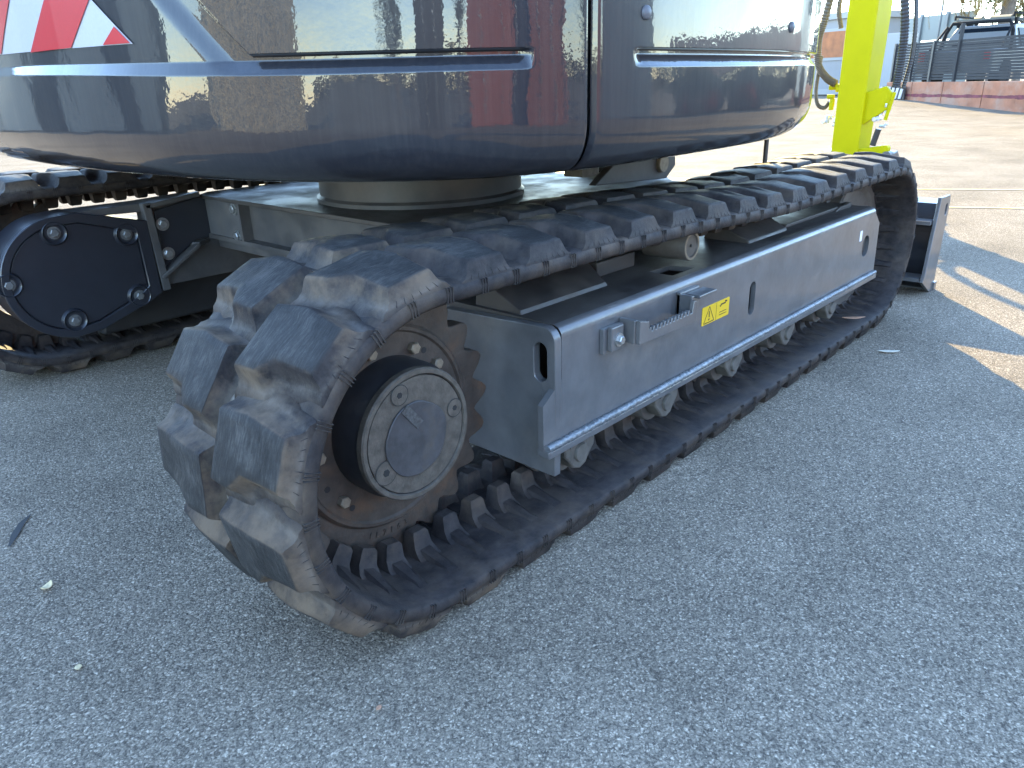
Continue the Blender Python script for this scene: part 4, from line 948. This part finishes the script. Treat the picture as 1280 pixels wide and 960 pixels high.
# pale box between office and pickup
WBX = empty('utility_cabinet', (32.5, 8.9, 0), 'small white cabinet with a green mark beside the slat fence', 'cabinet')
b = MB(); b.box(32.1, 33.4, 9.8, 11.9, 0, 2.25); under(b.build('cabinet_body', OFT, smooth=0, bevel=.02), WBX)
b = MB(); b.box(32.08, 32.099, 10.55, 10.8, 1.95, 2.08); under(b.build('green_mark', mat('green_mark', (.12, .42, .25), .5), smooth=0), WBX)
# pale sheet hoarding far behind
HO = empty('sheet_hoarding', (42, 11, 0), 'tall pale grey sheet metal hoarding far behind the pickup', 'hoarding')
SH = mat('pale_sheet', (.16, .19, .19), .5, noise_amt=.06, noise_scale=1); SHP = mat('hoarding_post', (.15, .17, .18), .5)
ha = Vector((46, 17.8, 0)); hb_ = Vector((40.5, 9.66, 0)); hd = (hb_-ha).normalized(); hl = (hb_-ha).length
HM = Matrix(((hd.x, -hd.y, 0, ha.x), (hd.y, hd.x, 0, ha.y), (0, 0, 1, 0), (0, 0, 0, 1)))
for i in range(6):
    for j in range(3):
        b = MB(); b.box(i*hl/6+.03, (i+1)*hl/6-.03, 0, .05, j*1.11+.02, (j+1)*1.11-.02, HM); under(b.build('sheet', SH, smooth=0), HO)
    b = MB(); b.box(i*hl/6-.08, i*hl/6+.08, -.08, .06, 0, 3.4, HM); under(b.build('hoarding_post', SHP, smooth=0), HO)
# thin pole
b = MB(); b.tube([(41, 11.2, 0), (41, 11.2, 9)], .05, 8); tag(b.build('lamp_pole', SHP, smooth=60), 'thin grey pole standing by the pale hoarding', 'pole')
# palm with a skirt of dry fronds
PM = empty('palm_tree', (37.3, 7.75, 0), 'leaning palm with a skirt of dry yellow fronds behind the pickup', 'palm tree')
TRK = mat('palm_trunk', (.12, .10, .085), .9, noise_amt=.3, noise_scale=5, bump=.02, bump_scale=8); FRD = mat('dry_frond', (.20, .14, .055), .7, noise_amt=.4, noise_scale=2); FRG = mat('green_frond', (.05, .075, .02), .6, noise_amt=.4, noise_scale=2)
P0 = Vector((37.3, 7.85, 0)); P1 = Vector((37.0, 7.75, 4.9))
b = MB(); b.tube([P0.lerp(P1, t/10)+Vector((0, 0, 0)) for t in range(11)], [.30-.01*t+.015*(t % 2) for t in range(11)], 14); under(b.build('trunk', TRK, smooth=60), PM)
def fronds(name, n, droop, ln, m, seed, base):
    rnd = random.Random(seed); mb = MB()
    for i in range(n):
        a = rnd.uniform(0, 2*math.pi); dr = droop*rnd.uniform(.8, 1.25); L = ln*rnd.uniform(.75, 1.1); prev = None
        p = base+Vector((0, 0, rnd.uniform(-.3, .4))); el = rnd.uniform(.3, 1.0)
        st_ = 14
        for q in range(st_):
            t = q/st_; e = el-dr*t; dv = Vector((math.cos(a)*math.cos(e), math.sin(a)*math.cos(e), math.sin(e))); pn = p+dv*L/st_
            sd_ = Vector((-math.sin(a), math.cos(a), 0))
            for sg in (-1, 1):
                for k_ in range(3):
                    r0 = p.lerp(pn, k_/3); tip = r0+(sd_*sg*.55+dv*.35+Vector((0, 0, -.45)))*(.75*(1-.6*t))*rnd.uniform(.7, 1.1)
                    mb.add([r0, r0+dv*.05, tip], [(0, 1, 2)])
            mb.add([p-sd_*.02, p+sd_*.02, pn+sd_*.02, pn-sd_*.02], [(0, 1, 2, 3)])
            p = pn
    return under(mb.build(name, m, smooth=0, fix=False), PM)
fronds('dry_crown', 46, 3.1, 3.6, FRD, 5, P1+Vector((0, .5, -.5)))
fronds('green_crown', 30, 1.7, 3.4, FRG, 6, P1+Vector((0, 0, .3)))
# leafy trees: right edge and off to the sides
LFM = [mat('tree_leaf', (.055, .085, .025), .6, noise_amt=.4, noise_scale=.8), mat('olive_leaf', (.14, .13, .06), .6, noise_amt=.4, noise_scale=.8)]
BARK = mat('bark', (.14, .11, .09), .9, noise_amt=.4, noise_scale=6, bump=.02, bump_scale=10)
def tree(loc, h, rad, m, seed, label, group=None, nl=5200):
    rnd = random.Random(seed); T = empty('tree', loc, label, 'tree', group or 'trees around the yard')
    b = MB(); b.tube([(0, 0, 0), (.1, .05, h*.25), (0, .1, h*.5), (.1, 0, h*.75)], [h*.035, h*.028, h*.02, h*.008], 10)
    cl = []
    for i in range(15):
        a = rnd.uniform(0, 6.28); rr = rad*rnd.uniform(.2, .8); z = h*rnd.uniform(.32, .92); c = Vector((math.cos(a)*rr, math.sin(a)*rr, z)); cl.append((c, rad*rnd.uniform(.3, .5)))
        b.tube([(0, .05, z*.6), Vector((0, .05, z*.6)).lerp(c, .5)+Vector((0, 0, .1)), c], [h*.012, h*.008, h*.003], 6)
    o = b.build('trunk', BARK, T, 60)
    lf = MB()
    for i in range(nl):
        c, r = rnd.choice(cl); v = Vector((rnd.gauss(0, 1), rnd.gauss(0, 1), rnd.gauss(0, .8))); v = v.normalized()*r*(rnd.random()**.35)
        p = c+v; s = rnd.uniform(.06, .13)*(h/6)**.5; u = Vector((rnd.uniform(-1, 1), rnd.uniform(-1, 1), rnd.uniform(-.6, .6))).normalized(); w2 = u.cross(Vector((rnd.uniform(-1, 1), rnd.uniform(-1, 1), 1))).normalized()
        lf.add([p-u*s, p+w2*s*.5, p+u*s, p-w2*s*.5], [(0, 1, 2, 3)])
    lf.build('crown', m, T, 0, fix=False); return T
tree((39.3, 7.45, 0), 5.0, 2.0, LFM[0], 21, 'dense green leafy tree at the right edge behind the pickup')
# mesh fence upright sign at the right edge left out: too small to tell

# ------------------------------------------------------------------ yard on the camera's side (mirrored in the glossy paint)
def vcont(loc, rz, L, Wd, H_, base, name_lab, seed, floors=1):
    T = empty('shipping_container', loc, name_lab, 'shipping container', 'shipping containers behind the photographer'); T.rotation_euler = (0, 0, rz)
    m = mat('container_paint', base, .5, noise_amt=.12, noise_scale=2); b = MB(); n = int(L/.28)
    for sg in (-1, 1):
        for i in range(n):
            x0 = -L/2+L*i/n; y = sg*Wd/2; dd = sg*.03
            b.add([(x0, y, .15), (x0+.07, y-dd, .15), (x0+.14, y-dd, .15), (x0+.21, y, .15), (x0+L/n, y, .15), (x0, y, H_-.1), (x0+.07, y-dd, H_-.1), (x0+.14, y-dd, H_-.1), (x0+.21, y, H_-.1), (x0+L/n, y, H_-.1)], [(q, q+1, q+6, q+5) for q in range(4)])
    b.build('side_sheet', m, T, 0)
    b = MB(); b.box(-L/2, L/2, -Wd/2, Wd/2, H_-.1, H_); b.build('roof', m, T, 0)
    b = MB(); b.box(-L/2, L/2, -Wd/2, Wd/2, 0, .15); b.build('floor', m, T, 0)
    for sg in (-1, 1):
        b = MB(); b.box(sg*L/2-.03, sg*L/2+.03, -Wd/2+.05, Wd/2-.05, .15, H_-.1); b.build('end_door', m, T, 0)
        for y in (-.5, .5):
            b = MB(); b.tube([(sg*(L/2+.05), y, .2), (sg*(L/2+.05), y, H_-.15)], .02, 8); b.build('lock_rod', SILVER, T, 60)
        for y in (-1, 1):
            b = MB(); b.box(sg*L/2-.08, sg*L/2+.08, y*Wd/2-.06, y*Wd/2+.06, .0, H_); b.build('corner_post', m, T, 0)
    return T
def dirpos(az, dist): return (math.cos(R(az))*dist, math.sin(R(az))*dist, 0)
REFL = []
vcont(dirpos(-101, 11), R(-101), 6.0, 2.44, 2.6, (.34, .10, .06), 'rust red shipping container, left one of the red pair beside the dark container', 1)
vcont(dirpos(-87.5, 11.2), R(-88), 6.0, 2.2, 2.6, (.025, .025, .03), 'black shipping container standing between the two red ones', 5)
vcont(dirpos(-74.5, 11), R(-75), 6.0, 2.44, 2.6, (.40, .15, .10), 'faded red shipping container between the black and the long cream one', 7)
vcont(dirpos(-46, 14), R(44), 6.0, 2.4, 2.6, (.46, .42, .34), 'cream shipping container behind the tipper truck, right of the photographer', 8)
vcont(dirpos(-133, 9.6), R(-133), 3.0, 2.4, 2.9, (.02, .022, .03), 'navy blue short container added to stand in for the photographer in reflections', 2)  # added to give the dark mirrored column read as the photographer
vcont(dirpos(156, 13), R(66), 6.0, 2.4, 2.6, (.50, .44, .33), 'cream shipping container left behind the photographer near the dark shed', 3)
def truck(loc, rz):
    T = empty('tipper_truck', loc, 'cream tipper truck with red wheel hubs parked to the right of the photographer', 'truck'); T.rotation_euler = (0, 0, rz)
    cm = mat('cream_truck_paint', (.58, .50, .38), .35, coat=.4); rm = mat('red_wheel', (.5, .04, .03), .5); ty = mat('tyre', (.02, .02, .02), .8); bm_ = mat('rust_brown_tray', (.28, .11, .07), .6, noise_amt=.3, noise_scale=2)
    b = MB(); b.prism([(2.2, .6), (2.2, 2.0), (2.5, 2.7), (4.2, 2.75), (4.3, 1.8), (4.45, 1.5), (4.45, .6)], -1.15, 1.15, 'xz'); b.build('cab', cm, T, 0, bevel=.06)
    for sg in (-1, 1):
        b = MB(); b.prism([(3.0, 1.75), (3.05, 2.45), (4.05, 2.45), (4.12, 1.75)], sg*1.16-.01, sg*1.16+.01, 'xz'); b.build('side_window', GLASS, T, 0)
    b = MB(); b.box(4.33, 4.40, -1.0, 1.0, 1.75, 2.5); b.build('windscreen', GLASS, T, 0)
    b = MB(); b.prism([(-3.2, 1.12), (-3.2, 1.5), (2.0, 1.5), (2.0, 1.12)], -1.2, 1.2, 'xz'); b.build('tray', bm_, T, 0, bevel=.04)
    b = MB(); b.box(-3.2, 4.2, -.5, .5, .65, 1.0); b.build('chassis', ty, T, 0)
    for x in (3.3, -1.2, -2.5):
        for sg in (-1, 1):
            b = MB(); b.lathe([(.28, sg*1.2), (.33, sg*1.22), (.5, sg*1.2), (.54, sg*1.1), (.54, sg*.75), (0, sg*.75)], (x, 0, .54), 'y', 32); wh = b.build('wheel', ty, T, 30)
            b = MB(); b.lathe([(0, sg*1.16), (.12, sg*1.17), (.16, sg*1.08), (.30, sg*1.2)], (x, 0, .54), 'y', 28); b.build('wheel_rim', rm, wh, 30)
truck((12.3, -2.35, 0), R(64))
tree(dirpos(-149, 26), 7, 2.2, LFM[1], 32, 'olive tree just left of the navy container', None, 4000)
tree(dirpos(-117, 30), 7, 3.0, LFM[1], 34, 'broad olive tree between the navy and the rust red container', None, 4000)
tree(dirpos(-63, 34), 7, 3.0, LFM[0], 35, 'green tree between the faded red and the cream container', None, 4000)

# unseen shed along the left side, added for its dark reflection in the paint
SD = empty('shed', (-5.5, 15, 0), 'long dark grey sheet metal shed added along the left side of the yard for its dark reflection', 'shed')
SHM = mat('dark_shed_sheet', (.042, .040, .040), .5, noise_amt=.1, noise_scale=2)
b = MB(); n_ = 52
for i in range(n_):
    x0 = -13.5+13.4*i/n_; w_ = 13.4/n_
    b.add([(x0, 14, .1), (x0+w_*.4, 14, .1), (x0+w_*.55, 14.05, .1), (x0+w_*.85, 14.05, .1), (x0+w_, 14, .1), (x0, 14, 3.4), (x0+w_*.4, 14, 3.4), (x0+w_*.55, 14.05, 3.4), (x0+w_*.85, 14.05, 3.4), (x0+w_, 14, 3.4)], [(q, q+1, q+6, q+5) for q in range(4)])
under(b.build('wall_sheet', SHM, smooth=0), SD)
b = MB(); b.box(-13.5, -.1, 14.1, 20, 0, 3.35); under(b.build('shed_body', SHM, smooth=0), SD)
b = MB(); b.add([(-13.8, 13.7, 3.4), (.1, 13.7, 3.4), (.1, 17, 4.3), (-13.8, 17, 4.3), (.1, 20.3, 3.4), (-13.8, 20.3, 3.4)], [(0, 1, 2, 3), (3, 2, 4, 5)]); under(b.build('roof', SHP, smooth=0), SD)
for x in (-11, -6.5, -2.5):
    b = MB(); b.box(x-1.1, x+1.1, 13.93, 13.99, .1, 2.6); under(b.build('roller_door', mat('roller_door', (.30, .28, .24), .5, noise_amt=.1), smooth=0), SD)

# far-off wood on the camera's side, added to cover the bright horizon in reflections
rnd = random.Random(77); b = MB()
for i in range(17000):
    a = R(rnd.uniform(178, 363)); dd = rnd.uniform(62, 70); top = 2.7+1.3*noise.noise(Vector((a*9, 1, 2)))+.9*noise.noise(Vector((a*31, 5, 2)))
    p = Vector((math.cos(a)*dd, math.sin(a)*dd, top*rnd.random()**.8)); s_ = rnd.uniform(.18, .5); u = Vector((rnd.uniform(-1, 1), rnd.uniform(-1, 1), rnd.uniform(-1, 1))).normalized(); w2 = u.cross(Vector((rnd.uniform(-1, 1), rnd.uniform(-1, 1), 1))).normalized()
    b.add([p-u*s_, p+w2*s_*.7, p+u*s_, p-w2*s_*.7], [(0, 1, 2, 3)])
tag(b.build('far_wood', mat('far_wood_leaf', (.125, .105, .07), .8, noise_amt=.4, noise_scale=.15), smooth=0, fix=False), 'low olive brown wood added far off behind the photographer to cover the bright horizon in reflections', 'wood', None, 'stuff')
